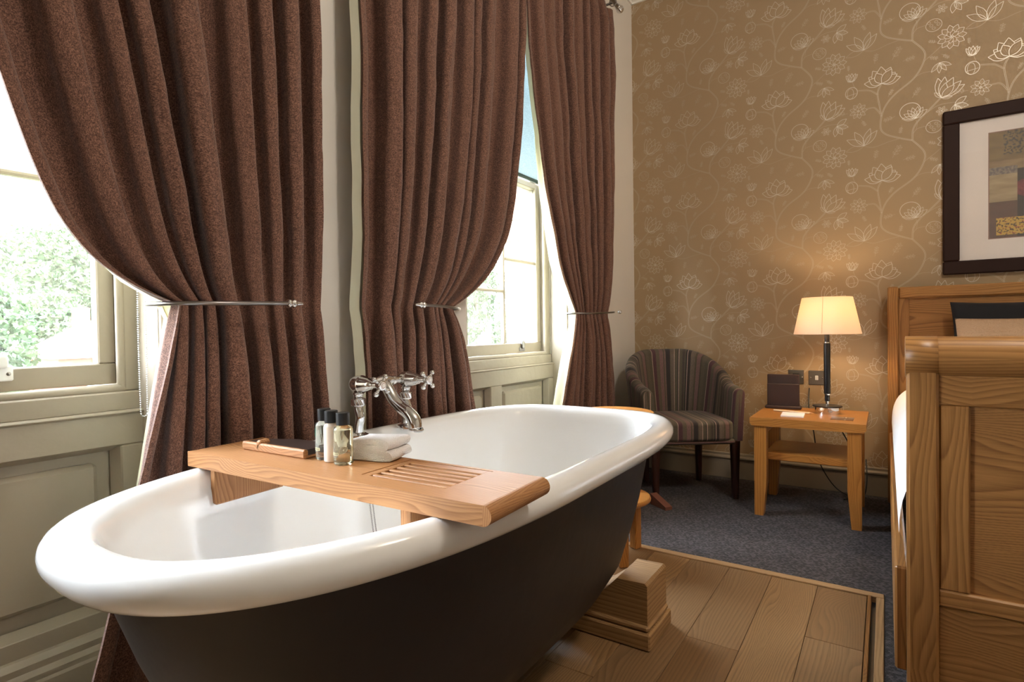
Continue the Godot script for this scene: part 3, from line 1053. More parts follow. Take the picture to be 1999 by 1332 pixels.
func build_taps() -> void:
	var t := thing("bath_mixer_tap", "chrome bath mixer tap with two cross-head handles on the rim", "tap", Vector3(0.235, 0.698, -1.212))
	var lz := [0.098, -0.098]
	for k in 2:
		var z: float = lz[k]
		var fl := part("flange", lathe(crisp([Vector2(0, -0.006), Vector2(0.03, -0.006), Vector2(0.029, 0.004), Vector2(0.018, 0.01), Vector2(0, 0.0101)]), 24), M.chrome, t, Vector3(0, 0, z))
		fl.set_meta("label", "round chrome flange on the rim")
		part("leg", tube(curve([Vector3(0, 0, z), Vector3(0.002, 0.03, z), Vector3(0.008, 0.055, z * 1.0), Vector3(0.0, 0.08, z), Vector3(0, 0.10, z)], 6), 0.0125, 18), M.chrome, t)
		part("nut", lathe(crisp([Vector2(0, 0.088), Vector2(0.02, 0.088), Vector2(0.0215, 0.091), Vector2(0.0215, 0.107), Vector2(0.02, 0.11), Vector2(0.012, 0.112), Vector2(0, 0.1121)]), 6), M.chrome, t, Vector3(0, 0, z))
		part("collar", lathe([Vector2(0, 0.108), Vector2(0.013, 0.108), Vector2(0.013, 0.12), Vector2(0.017, 0.124), Vector2(0.013, 0.13), Vector2(0, 0.13)], 20), M.chrome, t, Vector3(0, 0, z))
		# valve body along +x
		var v := part("valve", lathe([Vector2(0, -0.026), Vector2(0.012, -0.024), Vector2(0.021, -0.015), Vector2(0.025, -0.002), Vector2(0.0235, 0.012), Vector2(0.0265, 0.014), Vector2(0.0265, 0.018), Vector2(0.024, 0.02), Vector2(0.019, 0.045), Vector2(0.0135, 0.055), Vector2(0.0135, 0.06), Vector2(0.009, 0.064), Vector2(0.0085, 0.085), Vector2(0, 0.0851)], 28), M.chrome, t, Vector3(0, 0.152, z), Vector3(0, 0, -PI / 2))
		v.name = "valve"
		# cross head
		var hx := 0.092
		var head := part("handle", lathe([Vector2(0, -0.012), Vector2(0.009, -0.011), Vector2(0.0125, -0.004), Vector2(0.0145, 0.004), Vector2(0.0145, 0.011), Vector2(0.012, 0.0125), Vector2(0, 0.0125)], 24), M.chrome, t, Vector3(hx, 0.152, z), Vector3(0, 0, -PI / 2))
		for q in 4:
			var a := q * PI / 2 + (0.65 if k == 0 else 0.75)
			var d := Vector3(cos(a), 0, sin(a))
			part("spoke", tube([d * 0.008, d * 0.02, d * 0.024], [0.0048, 0.0042, 0.0055], 10), M.chrome, head, Vector3(0, 0.003, 0))
			var s := SphereMesh.new()
			s.radius = 0.0078
			s.height = 0.0156
			s.radial_segments = 18
			s.rings = 10
			part("knob", s, M.chrome, head, d * 0.03 + Vector3(0, 0.003, 0))
		part("enamel_disc", lathe(crisp([Vector2(0, 0.0125), Vector2(0.0105, 0.0125), Vector2(0.0095, 0.0145), Vector2(0, 0.015)]), 24), M.ceramic, head)
		part("disc_mark", lathe([Vector2(0.0062, 0.0146), Vector2(0.0068, 0.0151), Vector2(0.0074, 0.0146)], 24), mat(c8(150, 96, 96), 0.5) if k == 0 else mat(c8(112, 112, 120), 0.5), head)
	# cross bar and spout
	part("cross_bar", lathe([Vector2(0, -0.1), Vector2(0.012, -0.1), Vector2(0.012, -0.05), Vector2(0.015, -0.046), Vector2(0.015, -0.038), Vector2(0.013, -0.034), Vector2(0.019, -0.02), Vector2(0.021, 0.0), Vector2(0.019, 0.02), Vector2(0.013, 0.034), Vector2(0.015, 0.038), Vector2(0.015, 0.046), Vector2(0.012, 0.05), Vector2(0.012, 0.1), Vector2(0, 0.1)], 24), M.chrome, t, Vector3(0, 0.152, 0), Vector3(PI / 2, 0, 0))
	var sp := curve([Vector3(0.0, 0.148, 0), Vector3(0.02, 0.132, 0), Vector3(0.045, 0.10, 0), Vector3(0.075, 0.078, 0), Vector3(0.105, 0.062, 0), Vector3(0.127, 0.042, 0), Vector3(0.133, 0.018, 0)], 6)
	var rad := []
	for k in sp.size():
		rad.append(lerpf(0.0175, 0.0205, float(k) / sp.size()))
	part("spout", tube(sp, rad, 22), M.chrome, t)
	part("spout_lip", lathe(crisp([Vector2(0.012, 0.0), Vector2(0.0225, 0.0), Vector2(0.0235, 0.004), Vector2(0.021, 0.008), Vector2(0.012, 0.008)]), 24), M.chrome, t, Vector3(0.1335, 0.012, 0), Vector3(0, 0, -0.15))

func flat(lo: Vector3, hi: Vector3) -> ArrayMesh:
	return box(hi - lo, 0.0, 0, Vector2(0.1, 0.2), (lo + hi) * 0.5)

func build_tray() -> void:
	var t := thing("bath_tray", "wooden bath tray with slatted drain lying across the bath", "tray", Vector3(0.605, 0.70, -0.762), 0.035)
	var W: Material = M.teak
	part("board", flat(Vector3(-0.42, 0.001, -0.095), Vector3(0.092, 0.034, 0.05)), W, t)
	part("front_rail", flat(Vector3(-0.42, 0.001, 0.05), Vector3(0.40, 0.034, 0.095)), W, t)
	part("back_rail", flat(Vector3(0.092, 0.001, -0.095), Vector3(0.40, 0.034, -0.0865)), W, t)
	part("end_board", flat(Vector3(0.3005, 0.001, -0.0865), Vector3(0.40, 0.034, 0.05)), W, t)
	part("drain_base", flat(Vector3(0.092, 0.001, -0.0865), Vector3(0.3005, 0.011, 0.05)), M.strip_wood, t)
	part("drain_frame", slab(Vector3(0.0945, 0.011, -0.084), Vector3(0.113, 0.0338, 0.05), 0.001, 0), W, t)
	part("drain_frame", slab(Vector3(0.292, 0.011, -0.084), Vector3(0.3005, 0.0338, 0.05), 0.0, 0), W, t)
	part("drain_frame", slab(Vector3(0.113, 0.011, -0.084), Vector3(0.292, 0.0338, -0.062), 0.001, 0), W, t)
	for k in 5:
		var z := -0.062 + 0.0095 + k * 0.0215
		part("slat", slab(Vector3(0.113, 0.011, z), Vector3(0.292, 0.0338, z + 0.0095), 0.0015, 0), W, t)
	# rounded nose at the right end
	var nose := []
	for k in 13:
		var a := -PI / 2 + k * PI / 12
		nose.append(Vector2(cos(a) * 0.0165, sin(a) * 0.0165))
	part("nose", extrude(nose, -0.095, 0.095, 2), W, t, Vector3(0.3995, 0.0175, 0))
	for x in [-0.345, 0.222]:
		part("bracket", slab(Vector3(x, -0.078, -0.088), Vector3(x + 0.022, 0.002, 0.088), 0.004, 1), W, t)
	# hinged soap rest with a dark stone inlay
	var s := thing("soap_rest", "small wooden rest with dark stone inlay on the tray's left end", "soap rest", Vector3(0.393, 0.7345, -0.757), 0.035)
	part("base", slab(Vector3(-0.115, 0, -0.06), Vector3(0.105, 0.006, 0.022), 0.002, 0), W, s)
	part("front_rail", slab(Vector3(-0.115, 0, 0.012), Vector3(0.105, 0.019, 0.024), 0.003, 0), W, s)
	part("inlay", extrude([Vector2(-0.105, -0.012), Vector2(-0.055, -0.012), Vector2(-0.045, -0.012), Vector2(0.10, -0.012), Vector2(0.10, 0.058), Vector2(-0.02, 0.058), Vector2(-0.105, 0.02)], 0.0, 0.012), mat(c8(58, 46, 42), 0.3), s, Vector3(0, 0.006, 0), Vector3(-PI / 2, 0, 0))
	part("thumb_notch", slab(Vector3(-0.062, 0.004, -0.004), Vector3(-0.046, 0.026, 0.024), 0.004, 1), W, s)

func build_toiletries() -> void:
	var y := 0.7345
	var clear := mat(Color(0.93, 0.96, 0.93, 0.06), 0.03)
	clear.refraction_enabled = true
	clear.transparency = BaseMaterial3D.TRANSPARENCY_ALPHA
	clear.refraction_scale = 0.04
	var oil := mat(Color(0.97, 0.96, 0.84, 0.06), 0.03)
	oil.refraction_enabled = true
	oil.transparency = BaseMaterial3D.TRANSPARENCY_ALPHA
	oil.refraction_scale = 0.04
	var milk := mat(c8(240, 224, 206), 0.3)
	for s in [[0.530, -0.765, 0.0185, 0.078, clear, "clear bottle with a green print and black cap on the tray", "green"], [0.563, -0.757, 0.0158, 0.077, milk, "cream lotion bottle with black cap between two clear bottles", ""], [0.603, -0.754, 0.0195, 0.076, oil, "pale yellow clear bottle with a leaf print and black cap beside the towel", "leaf"]]:
		var t := thing("toiletry_bottle", s[5], "bottle", Vector3(s[0], y, s[1]), 0, "toiletry bottles on the bath tray")
		var r: float = s[2]
		var h: float = s[3]
		part("bottle", lathe([Vector2(0, 0), Vector2(r * 0.9, 0), Vector2(r, 0.003), Vector2(r, h - 0.006), Vector2(r * 0.92, h - 0.001), Vector2(r * 0.6, h + 0.002), Vector2(r * 0.6, h + 0.006), Vector2(0, h + 0.006)], 32), s[4], t)
		part("cap", lathe(crisp([Vector2(0, h + 0.004), Vector2(0.0135, h + 0.004), Vector2(0.0135, h + 0.0275), Vector2(0.0125, h + 0.0285), Vector2(0, h + 0.0286)]), 28), M.black, t)
		if s[6] != "":
			var p := part("printed_label", label_arc(r + 0.0004, 0.012, h - 0.012, 0.7, 2.5), printed(s[6]), t)
			p.rotation.y = -0.35
	# folded flannel
	var f := thing("folded_towel", "small white folded face towel beside the bottles on the tray", "towel", Vector3(0.615, y, -0.835), 0.25)
	# the cloth runs back and forth in four layers, seen as folds on its right side
	var run := curve([Vector2(-0.05, 0.006), Vector2(0.0, 0.0055), Vector2(0.046, 0.006), Vector2(0.0555, 0.011), Vector2(0.046, 0.0165), Vector2(0.0, 0.0155), Vector2(-0.044, 0.0165), Vector2(-0.053, 0.0215), Vector2(-0.044, 0.0265), Vector2(0.0, 0.0255), Vector2(0.04, 0.0265), Vector2(0.05, 0.031), Vector2(0.04, 0.0365), Vector2(0.0, 0.0375), Vector2(-0.05, 0.0355)], 5)
	var last := run.size() - 1
	part("cloth", surface(40, last * 2 + 2, func(u: float, v: float):
		var q := roundi(v * (last * 2 + 2))
		var k := q if q <= last else clampi(last * 2 + 1 - q, 0, last)
		var p: Vector2 = run[k]
		var d: Vector2 = (run[mini(k + 1, last)] - run[maxi(k - 1, 0)]).normalized().orthogonal()
		var z := clampf(lerpf(-0.046, 0.046, u), -0.042, 0.042)
		var bulge := 0.0056 * (1.0 if q <= last else -1.0)
		if u == 0.0 or u == 1.0:
			bulge = 0.0
		p += d * bulge
		var lift := 0.0012 * noise.get_noise_2d(p.x * 2600.0 + k * 9.0, z * 2600.0) + 0.0025 * sin(p.x * 34.0 + z * 20.0) * (p.y / 0.04)
		return Vector3(p.x + 0.003 * sin(z * 60.0 + p.y * 90.0), maxf(p.y + lift, 0.001), z + 0.002 * sin(p.x * 70.0 + p.y * 160.0)), false), M.towel, f)

func label_arc(r: float, y0: float, y1: float, a0: float, a1: float) -> ArrayMesh:
	return surface(16, 1, func(u: float, v: float):
		var a := lerpf(a0, a1, u)
		return Vector3(cos(a) * r, lerpf(y1, y0, v), sin(a) * r), false, Vector3.ZERO)

func printed(kind: String) -> StandardMaterial3D:
	var im := Image.create(96, 128, false, Image.FORMAT_RGBA8)
	im.fill(Color(1, 1, 1, 0))
	var r := RandomNumberGenerator.new()
	r.seed = 4 if kind == "green" else 9
	var ink := c8(70, 66, 48)
	if kind == "green":
		im.fill_rect(Rect2i(44, 0, 40, 40), c8(20, 92, 60))
	for b in 26:
		var p := Vector2(r.randf_range(10, 60), 118)
		var d := Vector2(r.randf_range(-0.3, 0.5), -1)
		for k in r.randi_range(40, 90):
			p += d
			d = (d + Vector2(r.randf_range(-0.12, 0.14), 0)).normalized()
			if p.x > 1 and p.x < 95 and p.y > 20:
				im.set_pixel(int(p.x), int(p.y), ink)
	im.fill_rect(Rect2i(8, 94, 78, 14), c8(214, 206, 160))
	for k in 14:
		im.fill_rect(Rect2i(14 + k * 5, 98, 3, 6), ink)
	var m := mat(Color.WHITE, 0.5)
	m.albedo_texture = ImageTexture.create_from_image(im)
	m.transparency = BaseMaterial3D.TRANSPARENCY_ALPHA_SCISSOR
	m.alpha_scissor_threshold = 0.5
	m.texture_repeat = false
	return m

# ------------------------------------------------------------------ far corner
func build_chair() -> void:
	var t := thing("tub_chair", "striped brown and burgundy tub chair with dark legs in the corner", "chair", Vector3(0.465, 0, -3.475), deg_to_rad(36))
	var half := 0.262
	var deep := 0.235
	var arc := PI * half
	var straight := 0.26
	var total := arc + 2.0 * straight
	var path := func(q: float) -> Array:
		var d := q * total
		if d < straight:
			return [Vector2(-half, deep - d), Vector2(-1, 0)]
		if d > total - straight:
			return [Vector2(half, deep - (total - d)), Vector2(1, 0)]
		var a := PI + (d - straight) / half
		return [Vector2(cos(a) * half, deep - straight + sin(a) * half), Vector2(cos(a), sin(a))]
	var height := func(q: float) -> float:
		var m := absf(q - 0.5) * 2.0
		return 0.655 + 0.205 * (1.0 - smoothstep(0.12, 0.84, m)) - 0.02 * smoothstep(0.85, 1.0, m)
	var shell := func(u: float, v: float) -> Vector3:
		# u along the wrap, v round the section (0..1 closed): outside up, over, inside down
		var e := clampf(minf(u, 1.0 - u) / 0.035, 0.0, 1.0)
		var pinch := sqrt(maxf(0.02, 1.0 - (1.0 - e) * (1.0 - e)))
		var pa = path.call(clampf(u, 0.012, 0.988))
		var p: Vector2 = pa[0]
		var nn: Vector2 = pa[1]
		var hgt: float = height.call(u)
		var th := 0.036 * pinch
		var y := 0.0
		var off := 0.0
		var lo := 0.335
		if v < 0.4:
			y = lerpf(lo, hgt - th, v / 0.4)
			off = th
		elif v < 0.6:
			var a := (v - 0.4) / 0.2 * PI
			y = hgt - th + sin(a) * th
			off = cos(a) * th
		else:
			y = lerpf(hgt - th, lo, (v - 0.6) / 0.4)
			off = -th
		var back := clampf(-p.y / 0.3 + 0.3, 0.0, 1.0)
		off += (y - 0.42) * 0.16 * (0.35 + 0.65 * back)
		var w := p + nn * off
		return Vector3(w.x, y, w.y + (1.0 - pinch) * 0.0)
	part("back_and_arms", surface(90, 40, shell, false, Vector3(0, 0.6, -0.0), func(u, v, _p): return Vector2(u * total + v * 0.03, v)), M.stripe, t).mesh = oriented(90, 40, shell, total)
	# front ends of the arms
	for e in [0.0, 1.0]:
		part("arm_front", surface(20, 2, func(u: float, v: float):
			var a: Vector3 = shell.call(e, u * 0.5)
			var b: Vector3 = shell.call(e, 1.0 - u * 0.5)
			return a.lerp(b, v), false, Vector3(0, 0.5, -1.0), func(_u: float, _v: float, p: Vector3): return Vector2(p.x, p.y)), M.stripe, t)
	part("seat", cushion(Vector3(0.232, 0.062, 0.245), 0.28, 0.32), M.stripe, t, Vector3(0, 0.402, 0.035))
	part("seat_rail", slab(Vector3(-0.225, 0.325, -0.19), Vector3(0.225, 0.355, 0.262), 0.01, 0), M.stripe, t)
	for s in [-1.0, 1.0]:
		var front := lathe(crisp([Vector2(0, 0), Vector2(0.02, 0), Vector2(0.031, 0.34), Vector2(0, 0.3401)]), 4)
		part("leg", front, M.leg_dark, t, Vector3(s * 0.235, 0, 0.225), Vector3(0, PI / 4, 0))
		part("leg", lathe(crisp([Vector2(0, 0), Vector2(0.02, 0), Vector2(0.029, 0.34), Vector2(0, 0.3401)]), 4), M.leg_dark, t, Vector3(s * 0.175, 0, -0.19), Vector3(0.0, PI / 4, 0))

func oriented(nu: int, nv: int, shell: Callable, total: float) -> ArrayMesh:
	# orient by the outside of the wrap: the crest must face up
	return surface(nu, nv, shell, false, Vector3(0, -30, 0), func(u, v, _p): return Vector2(u * total + v * 0.03, v))

func build_nightstand() -> void:
	var t := thing("nightstand", "honey oak bedside table with lower shelf and tapered legs", "table", Vector3(1.18, 0, -3.43))
	var W: Material = M.honey
	var top := [Vector2(-0.252, 0.478), Vector2(0.252, 0.478), Vector2(0.263, 0.492), Vector2(0.263, 0.519), Vector2(0.261, 0.521), Vector2(-0.261, 0.521), Vector2(-0.263, 0.519), Vector2(-0.263, 0.492)]
	part("table_top", extrude(top, -0.25, 0.255, 0), W, t)
	for sx in [-1.0, 1.0]:
		for sz in [-1.0, 1.0]:
			# straight outside, tapered inside below the shelf
			var p := [Vector2(sx * 0.243, 0.478), Vector2(sx * 0.243, 0.0), Vector2(sx * 0.2, 0.0), Vector2(sx * 0.185, 0.165), Vector2(sx * 0.183, 0.2), Vector2(sx * 0.183, 0.478)]
			var z: float = sz * 0.215
			part("leg", extrude(p, z - 0.028, z + 0.028, 1), W, t)
	part("shelf", slab(Vector3(-0.2, 0.292, -0.2), Vector3(0.2, 0.33, 0.195), 0.004, 0), W, t)
	part("side_rail", slab(Vector3(-0.225, 0.42, -0.19), Vector3(-0.2, 0.478, 0.19), 0.002, 2), W, t)
	part("side_rail", slab(Vector3(0.2, 0.42, -0.19), Vector3(0.225, 0.478, 0.19), 0.002, 2), W, t)

func build_lamp() -> void:
	var t := thing("table_lamp", "lit table lamp with cream shade, black stem and chrome base", "lamp", Vector3(1.253, 0.521, -3.52))
	part("base", lathe(crisp([Vector2(0, 0.0), Vector2(0.062, 0.0), Vector2(0.062, 0.036), Vector2(0, 0.0361)]), 48), M.chrome, t)
	part("base_plate", lathe(crisp([Vector2(0, 0.036), Vector2(0.072, 0.036), Vector2(0.073, 0.039), Vector2(0.07, 0.043), Vector2(0, 0.046)]), 48), M.black, t)
	part("socket", lathe(crisp([Vector2(0, 0.045), Vector2(0.0085, 0.045), Vector2(0.0085, 0.07), Vector2(0, 0.0701)]), 20), M.chrome, t)
	var stem := part("stem", lathe(crisp([Vector2(0, 0.066), Vector2(0.0125, 0.066), Vector2(0.0125, 0.105), Vector2(0.0165, 0.107), Vector2(0.0165, 0.385), Vector2(0.0125, 0.388), Vector2(0.0125, 0.44), Vector2(0, 0.4401)]), 24), M.black, t)
	stem.name = "stem"
	for y in [0.1, 0.385]:
		part("ring", lathe(crisp([Vector2(0.01, y), Vector2(0.0145, y), Vector2(0.0145, y + 0.006), Vector2(0.01, y + 0.006)]), 24), M.chrome, t)
	part("neck", lathe(crisp([Vector2(0, 0.44), Vector2(0.006, 0.44), Vector2(0.006, 0.5), Vector2(0, 0.5001)]), 16), M.chrome, t)
	var shade := mat(c8(250, 234, 216), 0.9)
	shade.backlight_enabled = true
	shade.backlight = Color(0.72, 0.66, 0.56)
	var sh := part("shade", lathe([Vector2(0.160, 0.436), Vector2(0.163, 0.434), Vector2(0.164, 0.437), Vector2(0.1235, 0.632), Vector2(0.122, 0.635), Vector2(0.120, 0.632), Vector2(0.160, 0.436)], 64), shade, t)
	part("seam", tube([Vector3(-0.012, 0.438, 0.1635), Vector3(-0.009, 0.632, 0.1232)], 0.0012, 6), mat(c8(222, 196, 160), 0.9), sh)
	var glow := mat(c8(255, 230, 190), 0.5)
	glow.emission_enabled = true
	glow.emission = Color(1.0, 0.78, 0.5)
	glow.emission_energy_multiplier = 0.3
	part("bulb", lathe([Vector2(0, 0.49), Vector2(0.012, 0.492), Vector2(0.014, 0.51), Vector2(0.026, 0.535), Vector2(0.028, 0.555), Vector2(0.02, 0.575), Vector2(0, 0.583)], 20), glow, t)
	var l := OmniLight3D.new()
	l.name = "lamp_light"
	l.light_color = Color(1.0, 0.885, 0.71)
	l.light_energy = 0.0145
	l.light_size = 0.025
	l.omni_range = 8.0
	l.omni_attenuation = 2.0
	l.shadow_enabled = true
	l.position = Vector3(0, 0.55, 0)
	t.add_child(l)

func build_ceiling_light() -> void:
	var t := thing("pendant_lamp", "white glass globe pendant on the ceiling above the foot of the bed", "lamp", Vector3(2.35, 3.45, -1.35))
	part("rose", lathe(crisp([Vector2(0, 0.0), Vector2(0.06, 0.0), Vector2(0.055, -0.025), Vector2(0, -0.03)]), 32), M.steel, t)
	part("rod", tube([Vector3(0, -0.02, 0), Vector3(0, -0.2, 0)], 0.008, 12), M.steel, t)
	var glow := mat(c8(255, 246, 232), 0.4)
	glow.emission_enabled = true
	glow.emission = Color(1.0, 0.92, 0.8)
	glow.emission_energy_multiplier = 0.8
	part("globe", lathe(globe_profile(0.2, -0.39), 40), glow, t)
	var l := OmniLight3D.new()
	l.name = "pendant_light"
	l.light_color = Color(1.0, 0.975, 0.945)
	l.light_energy = 0.155
	l.light_size = 0.19
	l.omni_range = 12.0
	l.omni_attenuation = 2.0
	l.shadow_enabled = true
	l.position = Vector3(0, -0.39, 0)
	t.add_child(l)

func globe_profile(r: float, y: float) -> Array:
	var o := []
	for k in 21:
		var a := -PI / 2 + k * PI / 20
		o.append(Vector2(cos(a) * r, y + sin(a) * r))
	return o

func build_bedside_things() -> void:
	# leather folder stand
	var brown := mat(c8(56, 38, 34), 0.5)
	var h := thing("menu_stand", "dark brown leather card stand on the bedside table", "stand", Vector3(1.022, 0.521, -3.60), 0.05)
	part("foot", slab(Vector3(-0.095, 0, -0.03), Vector3(0.095, 0.018, 0.03), 0.004), brown, h)
	part("back_panel", slab(Vector3(-0.085, 0.016, -0.014), Vector3(0.085, 0.2, -0.004), 0.003), brown, h)
	part("front_pocket", slab(Vector3(-0.085, 0.016, -0.004), Vector3(0.085, 0.145, 0.008), 0.003), brown, h)
	part("card", slab(Vector3(-0.075, 0.03, -0.0042), Vector3(0.07, 0.185, -0.003), 0.0), mat(c8(48, 34, 32), 0.6), h)
	var p := thing("notepad", "small white notepad beside the card stand", "notepad", Vector3(1.105, 0.521, -3.335), 0.06)
	part("sheets", slab(Vector3(-0.055, 0, -0.07), Vector3(0.055, 0.008, 0.06), 0.001), mat(c8(240, 232, 232), 0.8), p)
	part("binding", slab(Vector3(-0.055, 0.001, -0.072), Vector3(0.055, 0.0085, -0.066), 0.001), mat(c8(228, 218, 216), 0.6), p)
	var n := thing("pencil", "pale wooden pencil lying behind the notepad", "pencil", Vector3(1.093, 0.5262, -3.45), -0.206)
	part("shaft", tube([Vector3(-0.105, 0, 0), Vector3(0.085, 0, 0)], 0.005, 8), mat(c8(240, 212, 172), 0.5), n)
	part("point", tube([Vector3(0.085, 0, 0), Vector3(0.103, 0, 0), Vector3(0.106, 0, 0)], [0.0042, 0.001, 0.0004], 6), mat(c8(210, 160, 110), 0.6), n)
	var c := thing("leaflet", "brown printed card lying in front of the lamp", "card", Vector3(1.335, 0.521, -3.335), -0.02)
	var print_ := image_of(96, 96, func(x: int, y: int):
		var g := noise.get_noise_2d(x * 6.0, y * 6.0) * 0.5 + 0.5
		var col := c8(78, 50, 36).lerp(c8(120, 88, 66), g)
		if y > 68 and y < 88 and (x / 3 + y / 4) % 3 != 0 and x > 8 and x < 88:
			col = c8(196, 184, 170)
		if (x < 4 or x > 91) and y > 40:
			col = c8(190, 176, 160)
		return col)
	var pm := mat(Color.WHITE, 0.3)
	pm.albedo_texture = print_
	pm.uv1_scale = Vector3(10.0, 9.0, 1)
	pm.uv1_offset = Vector3(0.5, 0.5, 0)
	part("card", slab(Vector3(-0.05, 0, -0.055), Vector3(0.05, 0.0018, 0.055), 0.0, 2), pm, c)
	# wall plates
	var s := thing("socket_plate", "brushed steel socket plate on the wall behind the card stand", "socket", Vector3(1.054, 0.685, WALL_Z), 0, "brushed steel wall plates")
	part("plate", slab(Vector3(-0.044, -0.044, 0), Vector3(0.044, 0.044, 0.007), 0.003), M.plate, s)
	for x in [-0.036, 0.036]:
		part("screw", lathe([Vector2(0, 0.0), Vector2(0.004, 0), Vector2(0.003, 0.002), Vector2(0, 0.0022)], 12), M.chrome, s, Vector3(x, 0, 0.007), Vector3(PI / 2, 0, 0))
	part("socket_insert", slab(Vector3(-0.018, -0.02, 0.005), Vector3(0.018, 0.02, 0.008), 0.001), M.black, s)
	var w := thing("switch_plate", "brushed steel light switch plate with white rocker beside the lamp stem", "switch", Vector3(1.168, 0.683, WALL_Z), 0, "brushed steel wall plates")
	part("plate", slab(Vector3(-0.044, -0.044, 0), Vector3(0.044, 0.044, 0.007), 0.003), M.plate, w)
	part("rocker", slab(Vector3(-0.0085, -0.014, 0.006), Vector3(0.0085, 0.014, 0.011), 0.002), M.white_plastic, w, Vector3.ZERO, Vector3(0.08, 0, 0))
	for x in [-0.032, 0.032]:
		part("screw", lathe([Vector2(0, 0.0), Vector2(0.004, 0), Vector2(0.003, 0.002), Vector2(0, 0.0022)], 12), M.chrome, w, Vector3(x, 0, 0.007), Vector3(PI / 2, 0, 0))
	# flexes behind and under the table
	var k1 := thing("lamp_cable", "black lamp cable hanging behind the bedside table", "cable")
	part("flex", tube(curve([Vector3(1.253, 0.53, -3.6), Vector3(1.255, 0.545, -3.68), Vector3(1.26, 0.50, -3.715), Vector3(1.33, 0.35, -3.74), Vector3(1.40, 0.2, -3.77), Vector3(1.415, 0.07, -3.79), Vector3(1.36, 0.012, -3.76), Vector3(1.32, 0.006, -3.70)], 8), 0.0035, 8), M.black, k1)
	var k2 := thing("socket_cable", "black cable dropping from the wall socket behind the table", "cable")
	part("flex", tube(curve([Vector3(1.13, 0.62, -3.87), Vector3(1.135, 0.5, -3.80), Vector3(1.165, 0.36, -3.76), Vector3(1.19, 0.2, -3.76), Vector3(1.28, 0.05, -3.76), Vector3(1.40, 0.02, -3.72), Vector3(1.43, 0.1, -3.74), Vector3(1.425, 0.22, -3.84)], 8), 0.0032, 8), M.black, k2)

func build_side_stool() -> void:
	var t := thing("two_tier_stand", "light wooden round two-tier stand behind the far end of the bath", "stand", Vector3(0.52, 0, -2.305))
	part("top", lathe([Vector2(0, 0.612), Vector2(0.168, 0.612), Vector2(0.175, 0.617), Vector2(0.172, 0.626), Vector2(0.174, 0.634), Vector2(0.168, 0.636), Vector2(0, 0.636)], 48), M.honey, t)
	part("shelf", lathe([Vector2(0, 0.245), Vector2(0.148, 0.245), Vector2(0.155, 0.25), Vector2(0.157, 0.258), Vector2(0.154, 0.266), Vector2(0.148, 0.268), Vector2(0, 0.268)], 48), M.honey, t)
	for k in 3:
		var a := deg_to_rad(-52 + k * 120)
		var p := Vector3(cos(a), 0, -sin(a)) * 0.128
		part("leg", slab(Vector3(-0.02, 0, -0.02), Vector3(0.02, 0.613, 0.02), 0.004, 1), M.honey, t, p, Vector3(0, a, 0))
	var w := thing("door_wedge", "small brown wedge lying on the carpet beside the chair leg", "wedge", Vector3(0.47, 0, -3.06), -0.6)
	part("wedge", extrude([Vector2(-0.07, 0), Vector2(0.07, 0), Vector2(0.07, 0.018), Vector2(-0.07, 0.06)], -0.022, 0.022, 0), mat(c8(110, 66, 50), 0.7), w)

